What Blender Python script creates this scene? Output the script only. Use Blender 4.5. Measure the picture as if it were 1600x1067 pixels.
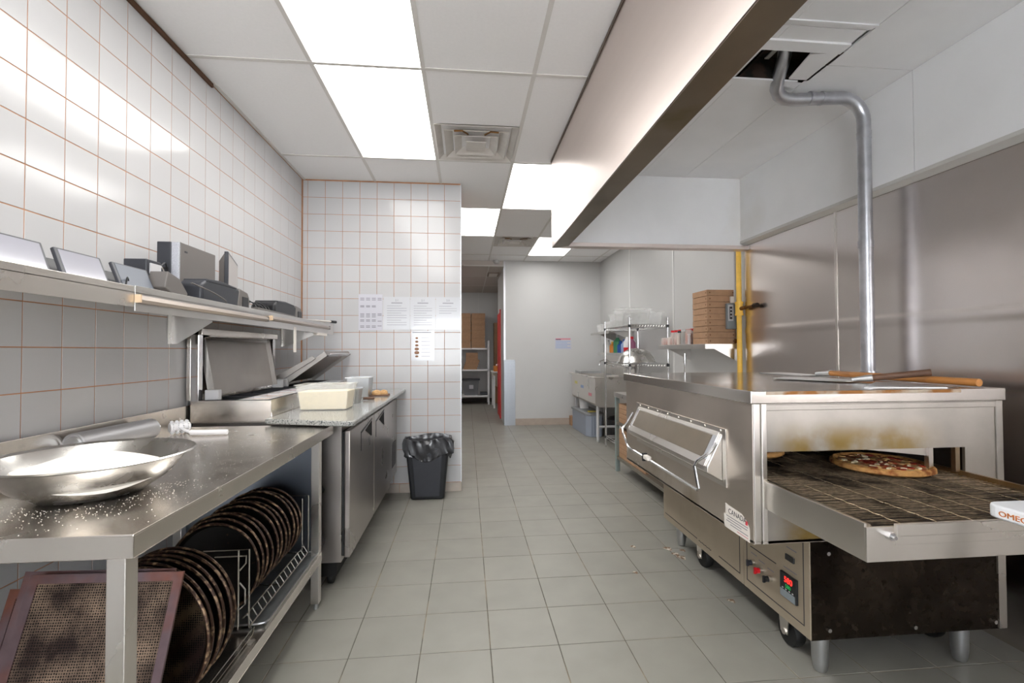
import bpy, bmesh, math, random
from mathutils import Vector, Matrix
random.seed(7)
scene = bpy.context.scene
COL = scene.collection
for o in list(bpy.data.objects): bpy.data.objects.remove(o)

# ------------------------------------------------------------------ camera
F, YAW, PITCH, ROLL, H = 725.3158, .0973, .0195, -.0034, 1.3061
cy, sy, cp, sp = math.cos(YAW), math.sin(YAW), math.cos(PITCH), math.sin(PITCH)
FW = Vector((sy*cp, cy*cp, sp)); RT = Vector((cy, -sy, 0)); UP = RT.cross(FW)
cr, sr = math.cos(ROLL), math.sin(ROLL)
R2 = RT*cr + UP*sr; U2 = UP*cr - RT*sr
cam = bpy.data.cameras.new('camera'); cam_o = bpy.data.objects.new('camera', cam); COL.objects.link(cam_o)
m = Matrix((R2, U2, -FW)).transposed().to_4x4(); m.translation = Vector((0, 0, H))
cam_o.matrix_world = m
cam.sensor_width = 36; cam.sensor_fit = 'HORIZONTAL'; cam.lens = F/1600*36; cam.clip_start = .05; cam.clip_end = 100
scene.camera = cam_o
# ------------------------------------------------------------------ world, light levels, exposure
w = bpy.data.worlds.new('world'); scene.world = w; w.use_nodes = True
bg = w.node_tree.nodes['Background']; bg.inputs[0].default_value = (.93, .96, 1, 1); bg.inputs[1].default_value = 14.5
PANEL_LIGHT = 7.5                  # emission of the ceiling light panels
vs = scene.view_settings; vs.view_transform = 'Standard'; vs.look = 'None'; vs.gamma = 1; vs.use_curve_mapping = False
vs.exposure = 0.34
scene.cycles.max_bounces = 9; scene.cycles.diffuse_bounces = 5; scene.cycles.glossy_bounces = 5; scene.cycles.transparent_max_bounces = 8

# ------------------------------------------------------------------ materials
def lin(c):
    return tuple(((v/255)/12.92 if v/255 <= .04045 else ((v/255+.055)/1.055)**2.4) for v in c)
MATS = {}
def M(name, rgb, rough=.5, metal=0, var=.0, scale=6, stretch=(1,1,1), bump=0, bscale=80, rvar=0, coat=0, rnd=0,
      emit=None, estr=0, alpha=1, trans=0, ior=1.45, second=None, sscale=5, slo=.5, shi=.6, spec=.5):
    if name in MATS: return MATS[name]
    mt = bpy.data.materials.new(name); mt.use_nodes = True; nt = mt.node_tree; N = nt.nodes; L = nt.links
    b = N['Principled BSDF']; base = lin(rgb)+(1,)
    b.inputs['Base Color'].default_value = base; b.inputs['Roughness'].default_value = rough
    b.inputs['Metallic'].default_value = metal; b.inputs['Coat Weight'].default_value = coat
    b.inputs['Coat Roughness'].default_value = .08; b.inputs['Specular IOR Level'].default_value = spec
    b.inputs['Alpha'].default_value = alpha; b.inputs['Transmission Weight'].default_value = trans; b.inputs['IOR'].default_value = ior
    if emit: b.inputs['Emission Color'].default_value = lin(emit)+(1,); b.inputs['Emission Strength'].default_value = estr
    if var or bump or rvar or second or rnd:
        geo = N.new('ShaderNodeNewGeometry'); mp = N.new('ShaderNodeMapping'); L.new(geo.outputs['Position'], mp.inputs[0])
        mp.inputs['Scale'].default_value = stretch
        cur = None
        def mul(src, fac):
            mx = N.new('ShaderNodeMix'); mx.data_type = 'RGBA'; mx.blend_type = 'MULTIPLY'; mx.inputs[0].default_value = 1
            if cur is None: mx.inputs[6].default_value = base
            else: L.new(cur, mx.inputs[6])
            L.new(src, mx.inputs[7]); return mx.outputs[2]
        if second:
            n2 = N.new('ShaderNodeTexNoise'); n2.inputs['Scale'].default_value = sscale; n2.inputs['Detail'].default_value = 6; L.new(mp.outputs[0], n2.inputs[0])
            mr = N.new('ShaderNodeMapRange'); mr.inputs[1].default_value = slo; mr.inputs[2].default_value = shi; L.new(n2.outputs[0], mr.inputs[0])
            mx = N.new('ShaderNodeMix'); mx.data_type = 'RGBA'; L.new(mr.outputs[0], mx.inputs[0]); mx.inputs[6].default_value = base; mx.inputs[7].default_value = lin(second)+(1,)
            cur = mx.outputs[2]
        if var or rvar:
            n1 = N.new('ShaderNodeTexNoise'); n1.inputs['Scale'].default_value = scale; n1.inputs['Detail'].default_value = 5; L.new(mp.outputs[0], n1.inputs[0])
            if var:
                mr = N.new('ShaderNodeMapRange'); mr.inputs[1].default_value = .3; mr.inputs[2].default_value = .7; mr.inputs[3].default_value = 1-var; mr.inputs[4].default_value = 1+var*.3
                L.new(n1.outputs[0], mr.inputs[0]); cur = mul(mr.outputs[0], 1)
            if rvar:
                mr = N.new('ShaderNodeMapRange'); mr.inputs[1].default_value = .3; mr.inputs[2].default_value = .7; mr.inputs[3].default_value = max(.02, rough-rvar); mr.inputs[4].default_value = rough+rvar
                L.new(n1.outputs[0], mr.inputs[0]); L.new(mr.outputs[0], b.inputs['Roughness'])
        if rnd:
            oi = N.new('ShaderNodeObjectInfo'); mr = N.new('ShaderNodeMapRange'); mr.inputs[3].default_value = 1-rnd; mr.inputs[4].default_value = 1
            L.new(oi.outputs['Random'], mr.inputs[0]); cur = mul(mr.outputs[0], 1)
        if cur is not None: L.new(cur, b.inputs['Base Color'])
        if bump:
            n3 = N.new('ShaderNodeTexNoise'); n3.inputs['Scale'].default_value = bscale; n3.inputs['Detail'].default_value = 3; L.new(mp.outputs[0], n3.inputs[0])
            bp = N.new('ShaderNodeBump'); bp.inputs['Strength'].default_value = bump; bp.inputs['Distance'].default_value = .002; L.new(n3.outputs[0], bp.inputs['Height']); L.new(bp.outputs[0], b.inputs['Normal'])
    MATS[name] = mt; return mt

STEEL = M('brushed steel', (224,219,213), .3, 1, var=.07, scale=3, rvar=.05)
STEEL_OVEN = M('worn oven steel', (218,208,198), .34, 1, var=.14, scale=3, rvar=.08, second=(150,132,98), sscale=2.2, slo=.58, shi=.8)
STEEL_HOOD = M('hood steel', (222,210,204), .33, 1, var=.04, scale=3, stretch=(1,.2,4))
STEEL_WALL = M('wall sheet steel', (222,215,211), .25, 1, var=.04, scale=1.5)
STEEL_BURNT = M('heat stained steel', (182,174,160), .36, 1, var=.15, scale=6, second=(150,112,52), sscale=3.2, slo=.5, shi=.72)
def stained_face():        # steel plate with a baked-on brown grease stain above the oven mouth
    mt = bpy.data.materials.new('heat stained oven face'); mt.use_nodes = True; N = mt.node_tree.nodes; L = mt.node_tree.links; b = N['Principled BSDF']
    b.inputs['Metallic'].default_value = 1; b.inputs['Roughness'].default_value = .4
    g_ = N.new('ShaderNodeNewGeometry'); sx = N.new('ShaderNodeSeparateXYZ'); L.new(g_.outputs['Position'], sx.inputs[0])
    def mr(src, a, b_, c=0, d_=1):
        n = N.new('ShaderNodeMapRange'); n.interpolation_type = 'SMOOTHSTEP'; n.inputs[1].default_value = a; n.inputs[2].default_value = b_; n.inputs[3].default_value = c; n.inputs[4].default_value = d_; L.new(src, n.inputs[0]); return n.outputs[0]
    def mul(a, b_):
        n = N.new('ShaderNodeMath'); n.operation = 'MULTIPLY'; L.new(a, n.inputs[0]); L.new(b_, n.inputs[1]); return n.outputs[0]
    no = N.new('ShaderNodeTexNoise'); no.inputs['Scale'].default_value = 7; no.inputs['Detail'].default_value = 7; L.new(g_.outputs['Position'], no.inputs[0])
    fac = mul(mul(mr(sx.outputs[0], 1.16, 1.32), mr(sx.outputs[0], 1.98, 1.72)), mul(mr(sx.outputs[2], 1.04, .93), mr(no.outputs[0], .25, .6)))
    mx = N.new('ShaderNodeMix'); mx.data_type = 'RGBA'; L.new(fac, mx.inputs[0]); mx.inputs[6].default_value = lin((188,183,176))+(1,); mx.inputs[7].default_value = lin((160,136,84))+(1,)
    n2 = N.new('ShaderNodeTexNoise'); n2.inputs['Scale'].default_value = 4; n2.inputs['Detail'].default_value = 5; L.new(g_.outputs['Position'], n2.inputs[0])
    m2 = N.new('ShaderNodeMix'); m2.data_type = 'RGBA'; m2.blend_type = 'MULTIPLY'; m2.inputs[0].default_value = 1; L.new(mx.outputs[2], m2.inputs[6]); L.new(mr(n2.outputs[0], .3, .7, .8, 1.03), m2.inputs[7])
    L.new(m2.outputs[2], b.inputs['Base Color']); return mt
STEEL_FACE = stained_face()
TABLE = M('table steel', (220,214,207), .24, 1, var=.06, scale=9, rvar=.04)
CHROME = M('chrome', (225,225,226), .1, 1)
ALU = M('dull aluminium', (200,202,204), .38, 1, var=.1, scale=10)
GALV = M('galvanised duct', (196,197,202), .33, .9, var=.2, scale=14)
TILE = M('glazed wall tile', (188,188,189), .13, 0, rnd=.05, bump=.02, bscale=9, spec=.36)
GROUT = M('orange grout', (182,132,98), .9, 0, var=.25, scale=12)
FTILE = M('grey floor tile', (142,140,132), .42, 0, var=.10, scale=5, rnd=.07, bump=.05, bscale=120)
FGROUT = M('dark floor grout', (96,92,84), .9, 0, var=.3, scale=20, second=(140,128,110), sscale=3)
BASE = M('beige base tile', (178,168,158), .5, 0, var=.15, scale=14)
CEIL = M('ceiling board', (241,240,240), .85, 0, var=.02, scale=60, bump=.15, bscale=160)
TBAR = M('ceiling bar', (214,211,207), .5)
WHITE = M('white wall panel', (194,194,193), .38, 0, var=.03, scale=2, bump=.02, bscale=60)
HOODW = M('white hood lining', (243,243,244), .5, 0, var=.07, scale=2, second=(206,196,176), sscale=.7, slo=.55, shi=.9)
GLOW = M('light panel', (255,255,255), .5, emit=(255,253,250), estr=PANEL_LIGHT)
BLACK = M('black plastic', (30,31,34), .38)
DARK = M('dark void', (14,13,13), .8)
CHAR = M('charcoal plastic', (50,52,58), .4, var=.08, scale=20)
GREYP = M('grey plastic', (104,100,97), .45)
LGREY = M('light grey plastic', (188,188,190), .5)
SCREEN = M('tablet glass', (150,150,160), .12, 0, spec=.8, coat=.6)
RUBBER = M('black rubber', (22,22,22), .6)
CARD = M('brown cardboard', (174,138,108), .85, var=.1, scale=25, rnd=.1)
CARDD = M('darker card', (120,86,58), .9)  # darker brown for the box lock tabs
PAPER = M('white paper', (190,190,198), .6)
PLAM = M('laminated paper', (190,192,196), .2, coat=.4)
INK = M('grey ink', (128,126,134), .8)
INKD = M('dark ink', (60,58,62), .8)
BROWNINK = M('brown ink', (146,110,90), .8)
RED = M('red paint', (196,26,30), .45)
REDP = M('red plastic', (206,30,40), .4)
BLUE = M('blue plastic', (40,84,160), .4)
GREEN = M('green plastic', (70,140,104), .4)
ORANGE = M('orange plastic', (222,140,60), .4)
YELLOW = M('yellow gas paint', (246,198,84), .42, var=.12, scale=18)
BRASS = M('aged brass', (120,84,44), .45, .9)
WOODL = M('varnished wood', (190,128,66), .4, var=.35, scale=30, stretch=(1,.25,1), second=(120,68,30), sscale=24, slo=.55, shi=.75)
WOODD = M('dark wood', (104,74,56), .5, var=.3, scale=30)
GRANITE = M('grey granite', (168,168,164), .12, 0, second=(84,90,90), sscale=140, slo=.52, shi=.6, var=.25, scale=300)
FLOUR = M('flour', (240,234,224), .95, var=.03, scale=20, bump=.3, bscale=60)
DOUGH = M('pale shredded cheese', (251,238,206), .8, var=.2, scale=70, bump=.6, bscale=150)
FROST = M('frosted plastic', (240,240,236), .3, alpha=.2)
CLEAR = M('clear plastic', (238,239,238), .15, alpha=.2)
PANB = M('burnt black pan', (20,18,17), .42, .3, second=(96,70,48), sscale=60, slo=.66, shi=.76, var=.3, scale=40)
PANR = M('rusty pan rim', (70,48,36), .45, .5, second=(160,132,104), sscale=55, slo=.5, shi=.64, var=.5, scale=25)
SCRF = M('heat tinted frame', (122,104,108), .36, .9, second=(140,92,78), sscale=6, slo=.45, shi=.65, var=.2, scale=20)
BAG = M('black bin bag', (34,34,38), .22, bump=.4, bscale=20, spec=.7)
BIN = M('bin plastic', (24,26,30), .5)
RACKW = M('rack wire', (190,186,180), .25, 1)
BELT = M('scorched belt wire', (150,132,110), .42, .8, second=(48,40,34), sscale=7, slo=.45, shi=.65, var=.4, scale=60)
CRUST = M('pizza crust', (214,160,96), .75, second=(150,88,40), sscale=22, slo=.5, shi=.66, var=.2, scale=50)
SAUCE = M('pizza topping', (196,84,46), .5, second=(236,198,138), sscale=40, slo=.40, shi=.54, var=.3, scale=60)
PEPP = M('pepperoni', (168,62,42), .45)
MUSH = M('pale topping', (238,222,190), .6)
TAN = M('beige control plate', (166,153,134), .5, .3, var=.06, scale=10)
LED = M('red led', (255,60,50), .5, emit=(255,40,34), estr=1.6)
LEDG = M('green led', (40,150,80), .5, emit=(30,150,70), estr=.5)
GREYBOX = M('grey enamel', (126,134,138), .45)
SPICE = M('paprika', (176,88,52), .7)
SPICE2 = M('brown spice', (128,72,44), .7)
STICK = M('sticker white', (222,216,208), .5)
PINK = M('pink print', (206,130,140), .6)
CYAN = M('pale blue print', (150,170,206), .6)
FOODW = M('food white', (226,212,200), .7, second=(190,140,120), sscale=30, slo=.5, shi=.65)
FOODG = M('food green', (112,126,84), .7, var=.3, scale=60)
FOODR = M('food red', (150,70,54), .7, var=.3, scale=60)

def perforated(name, rgb, hole, sc):
    mt = bpy.data.materials.new(name); mt.use_nodes = True; N = mt.node_tree.nodes; L = mt.node_tree.links; b = N['Principled BSDF']
    tc = N.new('ShaderNodeTexCoord'); mp = N.new('ShaderNodeMapping'); L.new(tc.outputs['Object'], mp.inputs[0]); mp.inputs['Scale'].default_value = (sc, sc, sc)
    v = N.new('ShaderNodeTexVoronoi'); v.inputs['Randomness'].default_value = .15; v.inputs['Scale'].default_value = 1; L.new(mp.outputs[0], v.inputs[0])
    r = N.new('ShaderNodeMapRange'); r.inputs[1].default_value = .34; r.inputs[2].default_value = .44; L.new(v.outputs['Distance'], r.inputs[0])
    n = N.new('ShaderNodeTexNoise'); n.inputs['Scale'].default_value = 9; n.inputs['Detail'].default_value = 5; L.new(tc.outputs['Object'], n.inputs[0])
    cr_ = N.new('ShaderNodeValToRGB'); cr_.color_ramp.elements[0].position = .4; cr_.color_ramp.elements[0].color = lin((52,38,34))+(1,); cr_.color_ramp.elements[1].position = .66; cr_.color_ramp.elements[1].color = lin(rgb)+(1,)
    L.new(n.outputs[0], cr_.inputs[0])
    mx = N.new('ShaderNodeMix'); mx.data_type = 'RGBA'; L.new(r.outputs[0], mx.inputs[0]); mx.inputs[6].default_value = lin(hole)+(1,); L.new(cr_.outputs[0], mx.inputs[7])
    L.new(mx.outputs[2], b.inputs['Base Color']); b.inputs['Metallic'].default_value = .7; b.inputs['Roughness'].default_value = .45
    return mt
SCREENM = perforated('perforated baking screen', (150,128,110), (14,11,10), 165)
SCREENK = perforated('dark perforated disc', (110,94,74), (10,9,9), 165)
def diamond():
    mt = bpy.data.materials.new('diamond plate'); mt.use_nodes = True; N = mt.node_tree.nodes; L = mt.node_tree.links; b = N['Principled BSDF']
    b.inputs['Base Color'].default_value = lin((170,175,182))+(1,); b.inputs['Metallic'].default_value = .9; b.inputs['Roughness'].default_value = .35
    g = N.new('ShaderNodeNewGeometry'); mp = N.new('ShaderNodeMapping'); L.new(g.outputs['Position'], mp.inputs[0]); mp.inputs['Scale'].default_value = (26,26,26); mp.inputs['Rotation'].default_value = (0,.785,0)
    c = N.new('ShaderNodeTexChecker'); c.inputs['Scale'].default_value = 1; L.new(mp.outputs[0], c.inputs[0])
    bp = N.new('ShaderNodeBump'); bp.inputs['Distance'].default_value = .004; bp.inputs['Strength'].default_value = .8; L.new(c.outputs[1], bp.inputs['Height']); L.new(bp.outputs[0], b.inputs['Normal'])
    return mt
DIAMOND = diamond()

# ------------------------------------------------------------------ mesh builder
class B:
    def __init__(s): s.v = []; s.f = []
    def add(s, vs_, fs):
        n = len(s.v); s.v += [tuple(v) for v in vs_]; s.f += [tuple(i+n for i in f) for f in fs]; return s
    def box(s, x0, x1, y0, y1, z0, z1):
        return s.add([(x0,y0,z0),(x1,y0,z0),(x1,y1,z0),(x0,y1,z0),(x0,y0,z1),(x1,y0,z1),(x1,y1,z1),(x0,y1,z1)],
                     [(0,3,2,1),(4,5,6,7),(0,1,5,4),(1,2,6,5),(2,3,7,6),(3,0,4,7)])
    def hexa(s, bot, top):
        return s.add(list(bot)+list(top), [(0,3,2,1),(4,5,6,7),(0,1,5,4),(1,2,6,5),(2,3,7,6),(3,0,4,7)])
    def prism(s, pts, ax, a, b):   # pts 2D polygon extruded along axis ax (0 x,1 y,2 z)
        def mk(p, t): return (t,p[0],p[1]) if ax == 0 else (p[0],t,p[1]) if ax == 1 else (p[0],p[1],t)
        n = len(pts)
        return s.add([mk(p,a) for p in pts]+[mk(p,b) for p in pts], [tuple(range(n))[::-1], tuple(range(n,2*n))]+[(i,(i+1)%n,n+(i+1)%n,n+i) for i in range(n)])
    def tube(s, pts, r, n=8, caps=True, r1=None):
        pts = [Vector(p) for p in pts]; k = len(pts); ring = []; prev = None
        for i, p in enumerate(pts):
            t = (pts[min(i+1,k-1)]-pts[max(i-1,0)]).normalized()
            if prev is None:
                a = Vector((0,0,1)) if abs(t.z) < .9 else Vector((1,0,0)); u = t.cross(a).normalized()
            else:
                u = (prev - t*prev.dot(t)).normalized()
            prev = u; vv = t.cross(u)
            rr = r if r1 is None else r+(r1-r)*i/(k-1)
            ring.append([p+(u*math.cos(2*math.pi*j/n)+vv*math.sin(2*math.pi*j/n))*rr for j in range(n)])
        fs = []
        for i in range(k-1):
            for j in range(n): fs.append((i*n+j, i*n+(j+1)%n, (i+1)*n+(j+1)%n, (i+1)*n+j))
        if caps: fs += [tuple(range(n))[::-1], tuple(range((k-1)*n, k*n))]
        return s.add([v for r_ in ring for v in r_], fs)
    def lathe(s, prof, c=(0,0,0), n=32, ax=2, wob=0):
        vs_ = []; rnd = random.Random(3)
        for (r, h) in prof:
            for j in range(n):
                a = 2*math.pi*j/n; rr = r*(1+wob*rnd.uniform(-1,1)); x, y = rr*math.cos(a), rr*math.sin(a)
                p = (x,y,h) if ax == 2 else (x,h,y) if ax == 1 else (h,x,y)
                vs_.append((p[0]+c[0], p[1]+c[1], p[2]+c[2]))
        fs = []
        for i in range(len(prof)-1):
            for j in range(n): fs.append((i*n+j, i*n+(j+1)%n, (i+1)*n+(j+1)%n, (i+1)*n+j))
        if prof[0][0] > 1e-6: fs.append(tuple(range(n))[::-1])
        if prof[-1][0] > 1e-6: fs.append(tuple(range((len(prof)-1)*n, len(prof)*n)))
        return s.add(vs_, fs)
    def tf(s, mat):
        s.v = [tuple(mat @ Vector(v)) for v in s.v]; return s
    def obj(s, name, mat, parent=None, bev=0, smooth=False, org=None, seg=2):
        org = Vector(org) if org else Vector((0,0,0))
        if parent is not None and org.length == 0:
            r = parent
            while r.parent: r = r.parent
            if 'org' in META.get(r.name, {}): org = META[r.name]['org']
        me = bpy.data.meshes.new(name); me.from_pydata([tuple(Vector(v)-org) for v in s.v], [], s.f)
        bm = bmesh.new(); bm.from_mesh(me)
        bmesh.ops.remove_doubles(bm, verts=bm.verts, dist=1e-6)
        bmesh.ops.recalc_face_normals(bm, faces=bm.faces)
        if bev:
            es = [e for e in bm.edges if len(e.link_faces) == 2 and e.calc_face_angle(0) > .5]
            rs = bmesh.ops.bevel(bm, geom=es, offset=bev, segments=seg, profile=.5, affect='EDGES', clamp_overlap=True)
            for f_ in bm.faces: f_.smooth = smooth
            if bev > .004:
                for f_ in rs['faces']: f_.smooth = True
        elif smooth:
            for f_ in bm.faces: f_.smooth = True
        bm.to_mesh(me); bm.free()
        if smooth: me.set_sharp_from_angle(angle=.6)
        me.materials.append(mat)
        o = bpy.data.objects.new(name, me); COL.objects.link(o)
        if parent is None: o.location = org; META[o.name] = {'org': org}
        else: o.parent = parent
        return o
META = {}
def tag(o, label=None, cat=None, group=None, kind=None):
    if label: o['label'] = label
    if cat: o['category'] = cat
    if group: o['group'] = group
    if kind: o['kind'] = kind
    return o
def thing(name, loc, label, cat, group=None):
    o = bpy.data.objects.new(name, None); o.empty_display_size = .05; COL.objects.link(o); o.location = loc
    META[o.name] = {'org': Vector(loc)}
    return tag(o, label, cat, group)
def dup(o, parent=None):
    c = o.copy(); COL.objects.link(c); c.parent = parent
    for ch in list(o.children): dup(ch, c)
    return c
def inst(me, name, loc, parent, label=None):
    o = bpy.data.objects.new(name, me); COL.objects.link(o); o.parent = parent; o.location = loc; return o
def mesh_of(b, mat, bev=0, smooth=False):
    o = b.obj('tmp', mat, None, bev, smooth); me = o.data; META.pop(o.name, None); bpy.data.objects.remove(o); return me
def text(s, size, mat, parent, matrix, depth=.0006, align='LEFT', name='lettering', sx=1):
    cu = bpy.data.curves.new('t', 'FONT'); cu.body = s; cu.size = size; cu.extrude = depth; cu.align_x = align
    t = bpy.data.objects.new('t', cu); COL.objects.link(t)
    dg = bpy.context.evaluated_depsgraph_get(); me = bpy.data.meshes.new_from_object(t.evaluated_get(dg))
    bpy.data.objects.remove(t); me.name = name; me.materials.clear(); me.materials.append(mat)
    o = bpy.data.objects.new(name, me); COL.objects.link(o)
    r = parent
    while r.parent: r = r.parent
    org = META.get(r.name, {}).get('org', Vector((0,0,0)))
    me.transform(Matrix.Translation(-org) @ matrix @ Matrix.Diagonal((sx,1,1,1))); o.parent = parent
    return o
def frame(o, xdir, ydir):
    x = Vector(xdir).normalized(); y = Vector(ydir).normalized(); z = x.cross(y)
    m_ = Matrix((x, y, z)).transposed().to_4x4(); m_.translation = Vector(o); return m_
def vis(p):      # would this point fall in the photographed frame
    q = Vector(p)-Vector((0,0,H)); z = q.dot(FW)
    if z < .2: return False
    u = 800+F*q.dot(R2)/z; v = 533.5-F*q.dot(U2)/z
    return -40 < u < 1640 and -40 < v < 1107
def rot(c, ang, ax): return Matrix.Translation(Vector(c)) @ Matrix.Rotation(math.radians(ang), 4, ax) @ Matrix.Translation(-Vector(c))

XL, XR, C, YB, YF = -1.488, 2.39, 2.88, 4.386, 8.1
XP = -.05                                             # free end of the tiled partition
T = .155; YL0 = 1.7137; XB0 = -1.4469; ZR = .2382
Y0 = -3.2

# ------------------------------------------------------------------ floor
fl = tag(B().box(XL-.2, XR+.2, Y0, 12.0, -.12, -.0018).obj('floor', FGROUT), 'grey square floor tiles with dark joints', kind='structure')
P_ = .3032; FX, FY = -.5043, 3.2694
t_me = mesh_of(B().box(-P_/2+.0022, P_/2-.0022, -P_/2+.0022, P_/2-.0022, -.008, 0), FTILE, bev=.0012)
rest = B(); cand = []
for i in range(-4, 11):
    for j in range(-22, 30):
        cx, cy_ = FX+(i+.5)*P_, FY+(j+.5)*P_
        if cx < XL-.1 or cx > XR+.1 or cy_ < Y0: continue
        (cand if vis((cx, cy_, 0)) and cy_ < 8 and cx > -1.3 else cand).append((cx, cy_, vis((cx, cy_, 0)) and cy_ > 1.3))
cand.sort(key=lambda c: (not c[2], c[1]))
for n, (cx, cy_, vv) in enumerate(cand):
    if vv and n < 295: inst(t_me, 'floor_tile', (cx, cy_, 0), fl)
    else: rest.box(cx-P_/2+.0022, cx+P_/2-.0022, cy_-P_/2+.0022, cy_+P_/2-.0022, -.008, 0)
tag(rest.obj('outlying_floor_tiles', FTILE, fl), kind='stuff')
chip = B()
for (x, y, r, s_) in ((1.315,2.965,.03,.012), (1.33,2.88,.026,.02), (1.345,2.83,.03,.016), (1.40,2.93,.02,.012), (1.10,3.02,.02,.008), (.985,2.67,.016,.006), (1.37,2.32,.02,.008)):
    chip.lathe([(r,.0003),(r*.5,.0006),(0,.0006)], (x,y,0), 9, wob=.4)
tag(chip.obj('chipped_patches', M('chip brown', (128,104,86), .9, second=(206,196,182), sscale=40), fl))

# ------------------------------------------------------------------ left wall
wl = tag(B().box(XL-.2, XL-.0016, Y0, 12.0, 0, 3.1).obj('wall_left', GROUT), 'white glazed square tiles with orange brown joints', kind='structure')
g = .0019
w_me = mesh_of(B().box(-.012, 0, -T/2+g, T/2-g, -T/2+g, T/2-g), TILE, bev=.0011)
cand = []
for a in range(-32, 18):
    for k in range(-1, 17):
        y, z = YL0+(a+.5)*T, ZR+(k+.5)*T
        if y < Y0 or y > YB-.06: continue
        v = vis((XL, y, z)) and not (y > 2.62 and z < .9) and not (z < .85 and y > 2.5)
        cand.append((y, z, v))
B().box(XL-.0016, XL+.004, YB+.132, 11.9, 0, C+.02).obj('white_panel', WHITE, wl)
cand.sort(key=lambda c: (not c[2], c[0]))
rest = B()
for n, (y, z, v) in enumerate(cand):
    if v and n < 298: inst(w_me, 'wall_tile', (XL, y, z), wl)
    else: rest.box(XL-.012, XL, y-T/2+g, y+T/2-g, z-T/2+g, z+T/2-g)
rest.box(XL-.012, XL, Y0, 2.5, 0, .0832-g)
tag(rest.obj('outlying_wall_tiles', TILE, wl), kind='stuff')
B().box(XL, XL+.012, .5, 2.85, C-.028, C-.004).obj('dark_ceiling_gap', M('gap brown', (84,58,40), .9), wl)

# ------------------------------------------------------------------ tiled partition
wp = tag(B().box(XL, XP-.004, YB+.0016, YB+.13, 0, 3.1).obj('wall_partition', GROUT), 'white square tiled partition wall with orange joints', kind='structure')
p_me = mesh_of(B().box(-T/2+g, T/2-g, 0, .012, -T/2+g, T/2-g), TILE, bev=.0011)
e_me = mesh_of(B().box(XL+.0, XB0-g, 0, .012, -T/2+g, T/2-g), TILE, bev=.0011)
for k in range(-1, 17):
    z = ZR+(k+.5)*T
    inst(e_me, 'wall_tile', (0, YB, z), wp)
    for i in range(9): inst(p_me, 'wall_tile', (XB0+(i+.5)*T, YB, z), wp)
B().box(XP-.006, XP, YB-.001, YB+.131, .083, C).obj('corner_edging', M('edging', (214,218,224), .3, .4), wp)
for i in range(5):
    tag(B().box(XL+i*.29+.002, min(XL+(i+1)*.29-.002, XP), YB-.008, YB+.012, .0, .081).obj('base_tile', BASE, wp, bev=.001))

# ------------------------------------------------------------------ far wall, right wall, corridor, store room
wf = tag(B().box(.655, XR+.2, YF, YF+.12, 0, 3.1).obj('wall_far', WHITE), kind='structure')
tag(B().box(.655+.19, XR, YF-.012, YF, 0, .115).obj('baseboard_far', M('beige baseboard', (172,158,146), .5, var=.1, scale=10)), kind='structure')
g1 = B().prism([(.648,YF-.006),(.845,YF-.006),(.845,YF),(.654,YF),(.654,YF+.16),(.648,YF+.16)], 2, 0, 1.14)
tag(g1.obj('trim_1', DIAMOND), 'diamond plate corner guard at the foot of the white wall', kind='structure')
tag(B().box(.645, .675, YF-.004, YF+.02, 1.14, C).obj('trim_2', M('alu edging', (206,208,212), .28, .8)), kind='structure')
wr = tag(B().box(XR, XR+.2, Y0, 12.0, 0, 3.1).obj('wall_right', WHITE), kind='structure')
ys = [3.77, 5.16, 6.6, YF]
for i in range(3): B().box(XR-.004, XR, ys[i]+.002, ys[i+1]-.002, 0, C).obj('wall_panel', WHITE, wr)
for y in (5.16, 6.6): B().box(XR-.010, XR-.004, y-.014, y+.014, 0, C).obj('joint_strip', M('strip white', (222,222,220), .3), wr)
ss = [-1.2, .33, 1.55, 2.78, 3.77]
def sheet_profile():      # sheet with a soft horizontal crease
    pts = [(XR,0),(XR-.007,0)]
    for k in range(-8, 9): pts.append((XR-.007-.0035*(.5+.5*math.cos(math.pi*k/8)), 1.47+k*.006))
    return pts+[(XR-.007,2.2),(XR,2.2)]
for i in range(4): B().prism(sheet_profile(), 1, ss[i]+.0015, ss[i+1]-.0015).obj('steel_panel', STEEL_WALL, wr, smooth=True)
for y in ss[1:4]: B().box(XR-.011, XR-.007, y-.008, y+.008, 0, 2.2).obj('steel_strip', STEEL, wr)
wc = tag(B().box(.655, .775, YF+.12, 9.72, 0, 3.1).obj('wall_corridor', WHITE), kind='structure')
ws = tag(B().box(XL, XR, 11.87, 12.0, 0, 3.1).obj('wall_store', WHITE), kind='structure')
B().box(.30, .305, 11.866, 11.87, 0, 2.79).obj('joint_strip', TBAR, ws)
tag(B().box(XL, XR, 11.85, 11.87, 0, .1).obj('baseboard_store', M('dark base', (60,54,50), .6)), kind='structure')
d = tag(B().box(.640, .662, 8.95, 9.68, .0, 2.05).obj('door_1', RED), 'red painted door frame at the end of the corridor', kind='structure')
B().box(.632, .66, 8.90, 8.96, 0, 2.1).obj('door_jamb', RED, d)
B().box(.600, .640, 9.6, 9.64, 1.0, 1.03).obj('door_handle', CHROME, d)
# wall behind the camera with shop window
wb = tag(B().box(XL, XR, Y0-.15, Y0, 0, .8).box(XL, XR, Y0-.15, Y0, 2.2, 3.1).box(XL, -1.4, Y0-.15, Y0, .8, 2.2).box(.9, XR, Y0-.15, Y0, .8, 2.2).obj('wall_front', WHITE), kind='structure')
wn = tag(B().box(-1.4, -1.35, Y0-.12, Y0-.06, .8, 2.2).box(.85, .9, Y0-.12, Y0-.06, .8, 2.2).box(-1.35, .85, Y0-.12, Y0-.06, .8, .85).box(-1.35, .85, Y0-.12, Y0-.06, 2.15, 2.2).box(-.27, -.23, Y0-.12, Y0-.06, .85, 2.15).obj('window_1', BLACK), kind='structure')

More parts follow.
